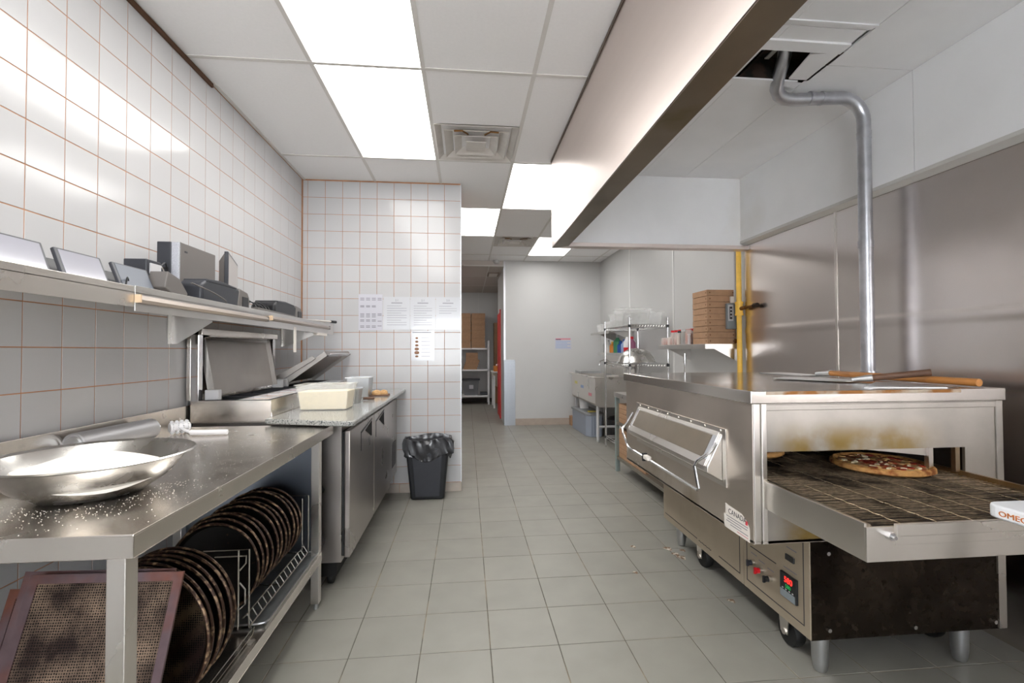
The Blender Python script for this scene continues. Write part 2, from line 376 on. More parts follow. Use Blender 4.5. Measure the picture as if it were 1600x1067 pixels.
# ------------------------------------------------------------------ ceiling
ce = tag(B().box(XL-.2, XR+.2, Y0, YF+.02, C+.03, C+.2).obj('ceiling', CEIL), 'suspended ceiling of white boards in a metal grid', kind='structure')
ce2 = tag(B().box(XL, XR, YF+.02, 12.0, 2.79, C+.2).obj('ceiling_store', M('store ceiling', (196,188,182), .8)), kind='structure')
B().box(-.05, .66, YF+.0, YF+.03, 2.785, 2.80).obj('edge_bar', TBAR, ce2)
for y in (9.3, 10.6): B().box(XL, XR, y-.012, y+.012, 2.786, 2.79).obj('t_bar', TBAR, ce2)
B().box(.385, .405, YF+.03, 11.87, 2.786, 2.79).obj('t_bar', TBAR, ce2)
gx = [XL, -.845, -.24, .385, 1.0, 1.62, 2.24, XR]
gy = [Y0, -2.43, -1.17, .09, 1.345, 2.60, 3.85, 5.11, 6.36, 7.6, YF+.02]
LIGHTS = [(1,2),(1,3),(1,4),(1,5),(3,6),(2,7),(4,8)]
pc = {}
for i in range(7):
    for j in range(10):
        if (i, j) in LIGHTS: continue
        y0, y1 = gy[j], gy[j+1]
        if (i, j) == (2, 5): y1 = 3.225
        if (i, j) == (3, 8): y0 = 6.98
        if gx[i] > .9 and y1 < 3.8: continue
        B().box(gx[i]+.004, gx[i+1]-.004, y0+.004, y1-.004, C+.004, C+.018).obj('ceiling_board', CEIL, ce)
for x in gx[1:-1]: B().box(x-.012, x+.012, Y0, YF+.02, C, C+.006).obj('t_bar', TBAR, ce)
for y in gy[1:-1]: B().box(XL, XR, y-.012, y+.012, C-.001, C+.005).obj('t_bar', TBAR, ce)
B().box(XL, XL+.02, 2.85, YB, C-.003, C+.004).obj('wall_angle', TBAR, ce)
LAB = {(1,4): 'bright rectangular ceiling light cut off by the top edge of the photo', (1,5): 'bright ceiling light panel left of the square air vent',
       (3,6): 'bright ceiling light panel reflected in the far end of the steel hood', (2,7): 'bright ceiling light partly hidden by the tiled partition corner', (4,8): 'farthest bright ceiling light behind the hood corner',
       (1,3): 'ceiling light panel above the camera', (1,2): 'ceiling light panel behind the camera'}
for (i, j) in LIGHTS:
    x0, x1, y0, y1 = gx[i]+.012, gx[i+1]-.012, gy[j]+.012, gy[j+1]-.012
    t = thing('ceiling_light', ((x0+x1)/2, (y0+y1)/2, C), LAB[(i,j)], 'ceiling light', 'recessed ceiling light panels')
    B().box(x0, x1, y0, y1, C+.012, C+.03).obj('housing', TBAR, t)
    B().box(x0+.004, x1-.004, y0+.004, y1-.004, C+.002, C+.010).obj('diffuser_panel', GLOW, t)
def vent(x0, x1, y0, y1, label):
    t = thing('air_vent', ((x0+x1)/2, (y0+y1)/2, C), label, 'air vent', 'square ceiling air vents')
    GV = M('vent enamel', (206,201,195), .45, var=.1, scale=14)
    def ring(f0, f1, z0, z1, nm):
        cx, cy2, hx, hy = (x0+x1)/2, (y0+y1)/2, (x1-x0)/2, (y1-y0)/2; b = B()
        o = [(cx-hx*f0,cy2-hy*f0,z0),(cx+hx*f0,cy2-hy*f0,z0),(cx+hx*f0,cy2+hy*f0,z0),(cx-hx*f0,cy2+hy*f0,z0)]
        n_ = [(cx-hx*f1,cy2-hy*f1,z1),(cx+hx*f1,cy2-hy*f1,z1),(cx+hx*f1,cy2+hy*f1,z1),(cx-hx*f1,cy2+hy*f1,z1)]
        up = [(p[0],p[1],p[2]+.004) for p in o+n_]
        b.add(o+n_+up, [(0,1,5,4),(1,2,6,5),(2,3,7,6),(3,0,4,7),(8,9,13,12),(9,10,14,13),(10,11,15,14),(11,8,12,15),(0,1,9,8),(1,2,10,9),(2,3,11,10),(3,0,8,11),(4,5,13,12),(5,6,14,13),(6,7,15,14),(7,4,12,15)])
        b.obj(nm, GV, t)
    B().box(x0, x1, y0, y1, C+.05, C+.06).obj('plenum', M('plenum grey', (150,144,138), .7), t)
    ring(1, .80, C, C+.04, 'outer_frame'); ring(.78, .58, C-.006, C+.03, 'louvre'); ring(.54, .36, C-.010, C+.024, 'louvre')
    cx, cy2 = (x0+x1)/2, (y0+y1)/2
    B().box(cx-.075, cx+.075, cy2-.075, cy2+.075, C-.012, C-.004).obj('centre_plate', GV, t, bev=.004)
    for sx in (-1, 1):
        B().tube([(cx+sx*.06, cy2-.18, C-.004), (cx+sx*.1, cy2-.24, C-.008), (cx+sx*.16, cy2-.23, C-.006)], .006, 6).obj('spring_clip', BRASS, t)
vent(-.225, .37, 3.235, 3.835, 'square ceiling air vent beside the large light panels')
vent(.40, .985, 6.375, 6.965, 'small distant ceiling air vent before the white far wall')
t = thing('ceiling_light', (-.9,10,2.79), 'added unseen ceiling light panel brightening the store room', 'ceiling light', 'recessed ceiling light panels')
B().box(-1.2, -.6, 9.4, 10.6, 2.770, 2.789).obj('diffuser_panel', GLOW, t)  # unseen lamp added behind the partition to brighten the store room
t = thing('dome_sensor', (.5, YF-.02, C), 'small white dome sensor at the top of the corridor opening', 'sensor')
B().lathe([(.06,0),(.06,-.02),(.045,-.05),(.02,-.062),(0,-.064)], (.52, YF-.03, C), 16).obj('dome', WHITE, t, smooth=True)
t = thing('ceiling_light', (.5, 8.95, 2.79), 'small dim square fitting on the store room ceiling', 'ceiling light')
B().box(.40, .62, 8.75, 9.15, 2.765, 2.79).obj('housing', M('dim frame', (150,138,126), .6), t)
B().box(.43, .59, 8.79, 9.11, 2.760, 2.765).obj('lens', M('lens', (220,214,206), .4), t)

# ------------------------------------------------------------------ exhaust hood
HX, HYN, HYF, HZ, HC = .70, -.6, 3.77, 2.15, 2.775
t = hood = thing('exhaust_hood', (HX, 1.5, HZ), 'long stainless steel kitchen exhaust hood above the pizza oven', 'exhaust hood')
B().box(HX, HX+.004, HYN, HYF, HZ, C-.001).obj('outer_face', STEEL_HOOD, t)
B().box(HX, XR-.012, HYF-.004, HYF, HZ, C-.001).obj('end_face', STEEL_HOOD, t)
B().box(HX-.006, HX, HYN, HYF, C-.022, C-.002).obj('top_trim', M('hood trim', (110,98,90), .45, .8), t)
LIPM = M('hood lip steel', (140,128,112), .36, 1, var=.2, scale=4, second=(120,104,60), sscale=2.5, slo=.55, shi=.7)
B().prism([(HX,HZ),(HX+.125,HZ+.004),(HX+.125,HZ+.03),(HX+.121,HZ+.03),(HX+.121,HZ+.008),(HX,HZ+.004)], 1, HYN, HYF-.004).obj('side_lip', LIPM, t)
B().prism([(HYF,HZ),(HYF-.075,HZ+.004),(HYF-.075,HZ+.035),(HYF-.071,HZ+.035),(HYF-.071,HZ+.008),(HYF,HZ+.004)], 0, HX+.004, XR-.012).obj('end_lip', STEEL_HOOD, t)
B().box(HX+.004, HX+.010, HYN, HYF-.004, HZ+.01, HC).obj('inner_side', HOODW, t)
B().box(HX+.004, XR-.02, HYF-.012, HYF-.004, HZ+.01, HC).obj('inner_end', HOODW, t)
B().box(XR-.05, XR-.008, HYN, 2.2, 2.22, HC).obj('inner_back_panel', HOODW, t)
B().box(XR-.05, XR-.008, 2.203, HYF-.012, 2.22, HC).obj('inner_back_panel', HOODW, t)
B().prism([(XR-.055,2.215),(XR-.012,2.195),(XR-.012,2.215),(XR-.055,2.235)], 1, HYN, HYF-.012).obj('wall_flashing', M('flash', (206,204,200), .4, .2), t)
hx0, hx1, hy0, hy1 = 1.46, 1.84, 2.10, 2.34
for (a, b_, c_, d_) in ((HX+.01,hx0,HYN,1.94),(hx0,1.86,HYN,1.94),(1.862,XR-.05,HYN,2.2),(HX+.01,hx0,1.942,HYF-.012),(hx0,1.84,1.942,hy0),(1.842,XR-.05,2.202,HYF-.012),(hx0,1.84,hy1,HYF-.012)):
    B().box(a+.001, b_-.001, c_+.001, d_-.001, HC, HC+.01).obj('lining_panel', HOODW, t)
B().box(1.30, 1.86, 1.90, 1.915, HC-.006, HC).obj('joint_strip', HOODW, t)
B().box(hx0-.12, 1.84, 2.03, 2.10, HC-.010, HC).obj('joint_strip', HOODW, t)
B().box(hx0-.14, 1.80, hy1, hy1+.05, HC-.010, HC).obj('joint_strip', HOODW, t)
B().box(1.838, 1.846, 2.34, HYF-.012, HC-.003, HC).obj('joint_strip', HOODW, t)
b = B(); b.box(hx0-.02, hx0, hy0, hy1, HC, C+.02).box(hx1, hx1+.02, hy0, hy1, HC, C+.02).box(hx0, hx1, hy0-.02, hy0, HC, C+.02).box(hx0, hx1, hy1, hy1+.02, HC, C+.02).box(hx0, hx1, hy0, hy1, C+.01, C+.02)
b.obj('duct_opening', M('dark brown duct', (54,40,32), .9, second=(20,16,14), sscale=9), t)  # dark brown mottled colour inside the opening
B().prism([(1.70,2.12),(1.84,2.10),(1.84,2.33),(1.74,2.33)], 2, HC-.004, HC+.004).obj('bent_flap', HOODW, t)

# flue pipe
def arc(c, r, a0, a1, u, v, n=8):
    c, u, v = Vector(c), Vector(u), Vector(v)
    return [tuple(c+u*r*math.cos(a0+(a1-a0)*i/n)+v*r*math.sin(a0+(a1-a0)*i/n)) for i in range(n+1)]
t = thing('flue_pipe', (2.25, 2.42, 1.15), 'silver flue pipe bending from the oven into the hood', 'pipe')
path = [(2.25,2.42,1.10)] + [(2.25,2.41,1.15+i*.2) for i in range(7)]
path += arc((2.12,2.41,2.60), .13, 0, math.pi/2, (1,0,0), (0,0,1))
path += [(2.0,2.42,2.727), (1.9,2.43,2.722)]
path += [(1.84,2.435,2.72), (1.79,2.435,2.723), (1.745,2.42,2.735), (1.71,2.39,2.752), (1.69,2.35,2.775), (1.675,2.30,2.81), (1.665,2.26,2.85), (1.655,2.235,2.89)]
B().tube(path, .034, 20).obj('duct', GALV, t, smooth=True)
for (z, r) in ((1.165,.042), (1.90,.038), (2.52,.036)): B().tube([(2.25,2.41,z-.02),(2.25,2.41,z+.02)], r, 20).obj('sleeve_ring', GALV, t, smooth=True)
for (x, z) in ((2.0,2.727), (1.93,2.724)): B().tube([(x-.006,2.42,z),(x+.006,2.42,z)], .037, 20).obj('sleeve_ring', GALV, t, smooth=True)

# yellow gas pipe
t = thing('gas_pipe', (2.35, 3.79, 0), 'yellow vertical gas pipe with brass shut off valve', 'gas pipe')
B().tube([(2.34,3.79,.3),(2.34,3.79,2.17)], .021, 14).obj('pipe', YELLOW, t, smooth=True)
B().tube([(2.34,3.79,1.60),(2.34,3.79,1.72)], .030, 14).obj('tee_fitting', YELLOW, t, smooth=True)
for z in (1.61, 1.71): B().tube([(2.34,3.79,z-.008),(2.34,3.79,z+.008)], .034, 14).obj('fitting_collar', YELLOW, t, smooth=True)
B().tube([(2.34,3.77,1.66),(2.345,3.70,1.663)], .016, 10).obj('valve_body', BRASS, t, smooth=True)
B().tube([(2.345,3.70,1.663),(2.35,3.60,1.668)], .011, 10).obj('valve_stem', BRASS, t, smooth=True)
B().tube([(2.35,3.60,1.668),(2.35,3.55,1.67)], .019, 10).obj('valve_cap', M('dark iron', (52,42,36), .6, .6), t, smooth=True)

# ------------------------------------------------------------------ conveyor oven
OX0, OX1, OY0, OY1, OZ0, OZ1 = 1.11, 2.20, 1.72, 3.16, .55, 1.145
BX0 = 1.345
t = oven = thing('conveyor_oven', (1.7, 2.4, 0), 'large stainless steel conveyor pizza oven with control panel', 'pizza oven')
zt = OZ1-.05
# shell of the upper body with an opening in the near end
OXa, OXb, OZa, OZb = 1.165, 2.03, .79, .905
B().box(OX0, OX0+.012, OY0, OY1, OZ0, zt).obj('side_panel', STEEL_OVEN, oven, bev=.002)
B().box(OX1-.012, OX1, OY0, OY1, OZ0, zt).obj('side_panel', STEEL_OVEN, oven)
face = B().box(OX0+.012, OX1-.012, OY0, OY0+.012, OZb, zt).box(OX0+.012, OXa, OY0, OY0+.012, OZ0, OZb).box(OXb, OX1-.012, OY0, OY0+.012, OZ0, OZb).box(OXa, OXb, OY0, OY0+.012, OZ0, .69)
face.obj('end_panel', STEEL_FACE, oven)
B().box(OX0+.002, OX0+.028, OY0-.006, OY0, OZ0, zt).obj('corner_strip', STEEL, oven, bev=.002)
B().box(OX0+.034, OX0+.055, OY0-.008, OY0, OZ0, zt).obj('corner_strip', STEEL, oven, bev=.002)
B().box(OX0+.055, OX1-.03, OY0-.006, OY0, zt-.028, zt-.004).obj('edge_fold', STEEL_FACE, oven, bev=.002)
B().box(OX1-.03, OX1, OY0-.006, OY0, .69, zt).obj('corner_strip', STEEL_FACE, oven, bev=.002)
B().box(OX0+.012, OX1-.012, OY1-.012, OY1, OZ0, zt).obj('far_panel', STEEL_OVEN, oven)
B().box(OX0, OX1, OY0, OY1, OZ0-.002, OZ0+.01).obj('floor_panel', STEEL_OVEN, oven)
TOPM = M('oven top steel', (204,198,192), .16, 1, var=.1, scale=2, bump=.2, bscale=3, rvar=.05)
cap = B().box(OX0-.014, OX1+.006, OY0-.014, OY1+.014, zt, OZ1).obj('top_cover', TOPM, oven, bev=.003)
B().box(OX0+.05, OX1-.2, OY0-.0155, OY0-.014, OZ1-.015, OZ1-.002).obj('rust_streak', M('rust streak', (158,108,58), .5, .6, second=(196,184,166), sscale=10, slo=.42, shi=.58), cap)
B().box(OXa-.03, OXb+.03, OY0+.012, 2.9, .93, .94).box(OXb+.03, OXb+.04, OY0+.012, 2.9, .70, .94).box(OXa-.04, OXa-.03, OY0+.012, 2.9, .70, .94).obj('oven_chamber', M('chamber steel', (110,104,98), .5, .8, var=.3, scale=6), oven)
B().box(OXb-.12, OXb-.10, OY0+.04, OY0+.06, .80, .905).obj('baffle_post', STEEL, oven)
B().box(OXb-.03, OXb-.01, OY0+.012, OY0+.03, .80, .905).obj('baffle_post', STEEL_BURNT, oven)
B().prism([(OXb-.10,.86),(OXb-.45,.90),(OXb-.45,.905),(OXb-.10,.905)], 1, OY0+.05, OY0+.06).obj('baffle_plate', STEEL, oven)
# slanted window hatch on the long side
wY0, wY1 = 1.92, 2.93
fr = B().box(OX0-.006, OX0, wY0-.02, wY1+.02, .94, .965).box(OX0-.006, OX0, wY0-.02, wY1+.02, .715, .735).box(OX0-.006, OX0, wY0-.02, wY0+.006, .735, .94).box(OX0-.006, OX0, wY1-.006, wY1+.02, .735, .94)
hatch = fr.obj('hatch_frame', STEEL, oven, bev=.001)
B().prism([(OX0-.004,.94),(OX0-.075,.80),(OX0-.075,.775),(OX0-.004,.735)], 1, wY0+.008, wY1-.008).obj('hatch_wedge', STEEL, hatch, bev=.003)
GL = M('smoky hatch glass', (128,116,100), .3, .5, var=.2, scale=5, coat=.3)
def slope(y0, y1, f0, f1, off):   # strip on the slanted face
    a = Vector((OX0-.004, 0, .94)); bb = Vector((OX0-.075, 0, .80)); nrm = Vector((-.89, 0, .45)).normalized()
    p, q = a.lerp(bb, f0)+nrm*off, a.lerp(bb, f1)+nrm*off; k = nrm*.004
    return [(p.x,y0,p.z),(p.x,y1,p.z),(q.x,y1,q.z),(q.x,y0,q.z)], [(p.x+k.x,y0,p.z+k.z),(p.x+k.x,y1,p.z+k.z),(q.x+k.x,y1,q.z+k.z),(q.x+k.x,y0,q.z+k.z)]
B().hexa(*slope(wY0+.07, wY1-.06, .12, .80, .0005)).obj('hatch_glass', GL, hatch)
for (a0, a1, f0, f1) in ((wY0+.03, wY1-.03, -.02, .10), (wY0+.03, wY1-.03, .82, 1.02), (wY0+.03, wY0+.065, .1, .82), (wY1-.06, wY1-.03, .1, .82)):
    B().hexa(*slope(a0, a1, f0, f1, .001)).obj('hatch_edging', CHROME if a1-a0 < .1 else STEEL, hatch)
for i in range(8):
    B().tube([(OX0-.006, wY0+.02+i*.135, .953), (OX0-.010, wY0+.02+i*.135, .953)], .006, 8).obj('rivet', STEEL, hatch)
B().tube([(OX0-.03,2.945,.90),(OX0-.07,2.955,.83),(OX0-.10,2.955,.80),(OX0-.10,2.94,.765),(OX0-.10,2.85,.70),(OX0-.10,2.80,.695),(OX0-.10,1.965,.69),(OX0-.10,1.955,.70),(OX0-.10,1.99,.79),(OX0-.095,1.975,.815),(OX0-.06,1.935,.86),(OX0-.03,1.93,.90)], .0075, 10).obj('hatch_handle', CHROME, hatch, smooth=True)
B().box(OX0-.118, OX0-.09, 2.50, 2.56, .69, .715).obj('latch', STICK, hatch, bev=.006)
B().box(OX0-.116, OX0-.088, 2.565, 2.58, .675, .72).obj('latch_clip', BLACK, hatch, bev=.003)
# sticker
stk = B().prism([(1.745,.545),(1.925,.545),(1.93,.60),(1.915,.603),(1.915,.648),(1.895,.645),(1.80,.640),(1.77,.625),(1.745,.60)], 0, OX0-.0012, OX0-.0002).obj('sticker', STICK, oven)
text('CANADA', .030, INKD, stk, frame((OX0-.0014,1.893,.612), (0,-1,0), (0,0,1)), .0003)
B().box(OX0-.0016, OX0-.0012, 1.757, 1.772, .606, .622).obj('maple_mark', M('maple red', (206,60,70), .6), stk)
for i, (y0, y1) in enumerate(((1.755,1.91),(1.76,1.90),(1.80,1.91),(1.755,1.88),(1.755,1.83))):
    B().box(OX0-.0016, OX0-.0012, y0, y1, .600-i*.0105-.003, .600-i*.0105).obj('print_line', INK if i != 4 else PINK, stk)
# lower base
B().box(BX0, 2.20, OY0+.003, 3.085, .16, OZ0-.002).obj('base_cabinet', M('dark base steel', (66,58,50), .26, 1, second=(30,24,20), sscale=2.2, slo=.45, shi=.65, rvar=.05, var=.2, scale=30), oven, bev=.002)
cp_ = B().box(BX0-.006, BX0, OY0, 2.155, .165, OZ0-.004).obj('control_panel', TAN, oven, bev=.001)
dp_ = B().box(BX0-.006, BX0, 2.16, 3.08, .165, OZ0-.004).obj('access_panel', TAN, oven, bev=.001)
B().box(2.165, 2.20, OY0-.004, OY0+.003, .165, OZ0-.004).obj('corner_strip', STEEL, oven)
for (x, z) in ((1.42,.50),(2.13,.47),(1.42,.20),(1.79,.19),(2.15,.19)): B().tube([(x,OY0+.003,z),(x,OY0-.004,z)], .008, 8).obj('bolt', CHROME, oven)
def pline(par, pts, w=.004, mat=INKD):
    for (a, bq) in zip(pts[:-1], pts[1:]):
        y0, y1 = sorted((a[0], bq[0])); z0, z1 = sorted((a[1], bq[1]))
        B().box(BX0-.0072, BX0-.006, y0-w/2, y1+w/2, z0-w/2, z1+w/2).obj('panel_line', mat, par)
pline(cp_, [(1.752,.535),(1.752,.205)]); pline(cp_, [(1.752,.205),(2.13,.205)]); pline(cp_, [(2.13,.205),(2.13,.40)]); pline(cp_, [(2.10,.375),(1.92,.375)]); pline(cp_, [(1.752,.535),(1.84,.535)])
pline(dp_, [(2.19,.54),(2.19,.205)]); pline(dp_, [(2.19,.205),(2.38,.205)]); pline(dp_, [(2.62,.205),(3.05,.205)])
text('~~~~', .05, INKD, dp_, frame((BX0-.0065,2.60,.188), (0,-1,0), (0,0,1)), .0004, sx=1.2)
B().box(BX0-.008, BX0-.006, 2.84, 2.90, .40, .43).obj('name_plate', INKD, dp_)
for (y, z, mt) in ((2.075,.310,CHAR),(2.018,.300,REDP),(1.955,.292,BLACK)):
    k = B().tube([(BX0-.006,y,z),(BX0-.022,y,z)], .014, 14).obj('switch_ring', CHROME, cp_, smooth=True)
    B().tube([(BX0-.022,y,z),(BX0-.036,y,z)], .012, 12).obj('switch_cap', mt, k, smooth=True)
    B().prism([(y-.004,z-.014),(y+.004,z-.014),(y+.004,z+.014),(y-.004,z+.014)], 0, BX0-.044, BX0-.034).obj('switch_lever', mt, k)
    B().box(BX0-.0068, BX0-.006, y-.022, y+.022, z+.036, z+.040).obj('print_line', INK, cp_)
dsp = B().box(BX0-.018, BX0-.006, 1.782, 1.88, .265, .368).obj('temperature_controller', BLACK, cp_, bev=.003)
B().box(BX0-.0188, BX0-.018, 1.788, 1.876, .268, .298).obj('silver_strip', M('silver', (150,160,168), .4, .3), dsp)
text('580', .034, LED, dsp, frame((BX0-.0185,1.852,.333), (0,-1,0), (0,0,1)), .0004)
text('580', .022, LEDG, dsp, frame((BX0-.0185,1.845,.311), (0,-1,0), (0,0,1)), .0004)
for y in (1.80,1.82,1.84,1.86): B().box(BX0-.0192, BX0-.0185, y-.004, y+.004, .302, .307).obj('button', LGREY, dsp)
sw = B().box(BX0-.014, BX0-.006, 1.80, 1.852, .425, .450).obj('rocker_switch', BLACK, cp_, bev=.003)
B().box(BX0-.0066, BX0-.006, 1.79, 1.85, .475, .480).obj('print_line', INK, cp_)
B().box(BX0-.0066, BX0-.006, 1.79, 1.87, .385, .389).obj('print_line', INK, cp_)
# legs and casters
for (x, y) in ((1.43,1.785),(2.06,1.785),(1.43,3.01),(2.06,3.01)):
    B().lathe([(.022,.004),(.025,.012),(.030,.05),(.033,.16),(.033,.165)], (x,y,0), 20).obj('leg', ALU, oven, smooth=True)
for (x, y) in ((1.43,1.95),(1.43,2.70),(2.1,1.95),(2.1,2.70)):
    k = B().prism([(y-.03,.162),(y+.04,.162),(y+.025,.055),(y-.02,.055)], 0, x-.035, x-.030).prism([(y-.03,.162),(y+.04,.162),(y+.025,.055),(y-.02,.055)], 0, x+.030, x+.035).obj('caster_fork', STEEL, oven)
    B().lathe([(.02,-.024),(.058,-.022),(.062,-.012),(.062,.012),(.058,.022),(.02,.024)], (x,y,.064), 24, ax=0).obj('caster_wheel', RUBBER, k, smooth=True)
    B().tube([(x-.040,y,.064),(x+.040,y,.064)], .014, 12).obj('caster_hub', STEEL, k, smooth=True)
# conveyor
CY0 = 1.255
B().prism([(CY0,.69),(OY0+.01,.69),(OY0+.01,.795),(CY0,.80)], 0, 1.150, 1.158).obj('conveyor_rail', STEEL, oven, bev=.001)
B().prism([(CY0,.69),(2.9,.69),(2.9,.80),(CY0,.80)], 0, 2.035, 2.045).obj('conveyor_rail', STEEL_BURNT, oven, bev=.001)
B().box(1.158, 1.170, CY0, OY0+.3, .789, .797).obj('rail_lip', STEEL_BURNT, oven)
B().box(2.02, 2.035, CY0, OY0+.3, .789, .806).obj('rail_lip', STEEL_BURNT, oven)
B().box(1.150, 2.045, CY0-.008, CY0, .69, .79).obj('conveyor_end_plate', STEEL, oven, bev=.001)
B().prism([(1.235,.765),(2.045,.765),(2.045,.80),(1.235,.80)], 1, CY0-.020, CY0-.008).obj('crumb_guard', STEEL, oven, bev=.002)
B().prism([(1.235,.738),(2.045,.738),(2.045,.765),(1.235,.765)], 1, CY0-.013, CY0-.008).obj('guard_fold', STEEL, oven, bev=.001)
B().tube([(1.215,CY0-.008,.768),(1.215,CY0-.026,.768)], .012, 6).obj('end_bolt', CHROME, oven)
B().tube([(1.215,CY0-.026,.768),(1.215,CY0-.036,.768)], .006, 8).obj('bolt_tip', CHROME, oven)
B().box(1.16, 2.035, CY0, 2.9, .745, .75).obj('belt_bed', M('bed dark', (24,20,18), .7), oven)
lk = B(); bl = B(); y = CY0+.006; rr = random.Random(5)
while y < 2.75:
    dz = rr.uniform(-.0015,.0015)
    bl.tube([(1.172,y,.787+dz),(1.6,y+rr.uniform(-.002,.002),.787),(2.02,y,.787-dz)], .0026, 5); y += .0155
for x in (1.18,1.28,1.40,1.52,1.64,1.76,1.88,1.98):
    lk.tube([(x+(.003 if i % 2 else -.003), CY0+.004+i*.025, .7890) for i in range(58)], .0016, 4)
tag(lk.obj('link_chain', M('belt chain', (196,176,146), .4, .8, var=.4, scale=40), oven), kind='stuff')
tag(bl.obj('wire_belt', BELT, oven), kind='stuff')

# pizzas
def pizza(loc, r, label, tilt=0, top=True):
    t = thing('pizza', loc, label, 'pizza', 'pizzas on the oven conveyor'); b = B(); n = 40; rnd = random.Random(int(r*1e4))
    prof = [(0,.004),(.7,.002),(.93,0),(1.0,.008),(.99,.022),(.93,.028),(.86,.020),(.80,.014),(0,.014)]
    b.lathe([(p[0]*r, p[1]) for p in prof], loc, n, wob=.012).obj('crust', CRUST, t, smooth=True)
    b = B(); b.lathe([(r*.85,.014),(r*.83,.020),(r*.6,.022),(r*.3,.021),(0,.022)], loc, n, wob=.02).obj('topping', SAUCE, t, smooth=True)
    for i in range(16):
        a = rnd.uniform(0, 6.28); q = r*.78*math.sqrt(rnd.random()); x, y_ = loc[0]+q*math.cos(a), loc[1]+q*math.sin(a)
        B().lathe([(.016,0),(.017,.004),(.012,.006),(0,.005)], (x,y_,loc[2]+.020), 10, wob=.1).obj('pepperoni_slice', PEPP, t, smooth=True)
    for i in range(34):
        a = rnd.uniform(0, 6.28); q = r*.80*math.sqrt(rnd.random()); k_ = rnd.uniform(.008,.02)
        B().lathe([(k_,0),(k_*.8,.005),(k_*.3,.008),(0,.008)], (loc[0]+q*math.cos(a),loc[1]+q*math.sin(a),loc[2]+.018), 9, wob=.25).obj('topping_lump', SAUCE if i % 2 else M('melted cheese', (232,186,118), .5, var=.3, scale=60), t, smooth=True)
    for i in range(26):
        a = rnd.uniform(0, 6.28); q = r*.8*math.sqrt(rnd.random()); x, y_ = loc[0]+q*math.cos(a), loc[1]+q*math.sin(a)
        bb = B().box(-.011,.011,-.006,.006,0,.007); bb.tf(Matrix.Translation((x,y_,loc[2]+.021)) @ Matrix.Rotation(rnd.uniform(0,3),4,'Z') @ Matrix.Rotation(rnd.uniform(-.4,.4),4,'X'))
        bb.obj('topping_piece', MUSH if i % 3 else M('roast topping', (128,70,40), .6), t, bev=.002)
pizza((1.80,1.875,.791), .185, 'baked pizza with pepperoni coming out of the oven opening')
pizza((1.42,2.22,.791), .15, 'pizza still inside the oven at the left of the opening')

# peels and plate on the oven top
t = thing('pizza_peel', (2.12,2.2,OZ1), 'pizza peel with long varnished wooden handle lying on the oven', 'pizza peel', 'pizza peels on the oven top')
B().tube([(2.135,2.55,1.166),(2.12,1.735,1.166)], .0165, 12).obj('handle', WOODL, t, smooth=True)
B().tube([(2.137,2.66,1.158),(2.135,2.54,1.166)], .010, 12, r1=.019).obj('ferrule', ALU, t, smooth=True)
B().prism([(2.0,2.68),(2.02,2.64),(2.24-.03,2.64),(2.19,2.68),(2.19,3.0),(2.17,3.04),(2.02,3.04),(2.0,3.0)], 2, OZ1+.001, OZ1+.004).obj('blade', ALU, t)
t = thing('pizza_peel', (1.9,2.2,OZ1), 'pizza peel with dark brown handle resting across the other peel', 'pizza peel', 'pizza peels on the oven top')
B().tube([(1.955,2.075,1.168),(2.115,1.93,1.200)], .0155, 12).obj('handle', WOODD, t, smooth=True)
B().tube([(1.90,2.13,1.156),(1.958,2.072,1.168)], .010, 12, r1=.018).obj('ferrule', ALU, t, smooth=True)
b = B().prism([(-.13,0),(-.10,.02),(.10,.02),(.13,0),(.13,-.30),(.10,-.34),(-.10,-.34),(-.13,-.30)], 2, 0, .003); b.tf(Matrix.Translation((1.895,2.135,OZ1+.006)) @ Matrix.Rotation(math.radians(228),4,'Z') @ Matrix.Rotation(math.radians(0),4,'X'))
b2 = B().prism([(-.11,0),(-.08,-.02),(.08,-.02),(.11,0),(.11,.30),(.08,.34),(-.08,.34),(-.11,.30)], 2, 0, .003); b2.tf(Matrix.Translation((1.905,2.13,OZ1+.006)) @ Matrix.Rotation(math.radians(35),4,'Z')); b2.obj('blade', ALU, t)
b = B().prism([(1.66,1.80),(1.98,1.74),(2.08,1.78),(2.06,2.04),(1.98,2.08)], 2, OZ1+.0006, OZ1+.003)
tag(b.obj('metal_sheet', ALU, None, org=(1.9,1.9,OZ1)), 'thin flat metal sheet lying under the peel handles', 'sheet')

# OMEGA machine at the right edge
t = thing('dough_machine', (1.75,.95,0), 'white machine corner with orange brown lettering at right edge', 'machine')
OMW = M('white enamel', (226,228,232), .35)
oz = .885
pl = [(1.42,1.0),(1.42,.4),(2.0,.4),(2.0,1.16),(1.445,1.16),(1.428,1.15),(1.42,1.13)]
B().prism(pl, 2, oz-.036, oz).obj('top_housing', OMW, t, bev=.006)
B().prism([(1.46,1.08),(1.46,.44),(1.96,.44),(1.96,1.08)], 2, oz, oz+.006).obj('top_plate', M('grey plate', (170,172,178), .4, .4), t, bev=.002)
text('OMEGA', .0195, M('orange brown letters', (190,108,44), .5), t, frame((1.4193,1.122,oz-.026), (0,-1,0), (0,0,1)), .0008, sx=1.2)
for (x, y) in ((1.5,.46),(1.94,.46),(1.94,1.06),(1.62,1.06)): B().box(x-.02, x+.02, y-.02, y+.02, 0, oz-.036).obj('leg', STEEL, t)

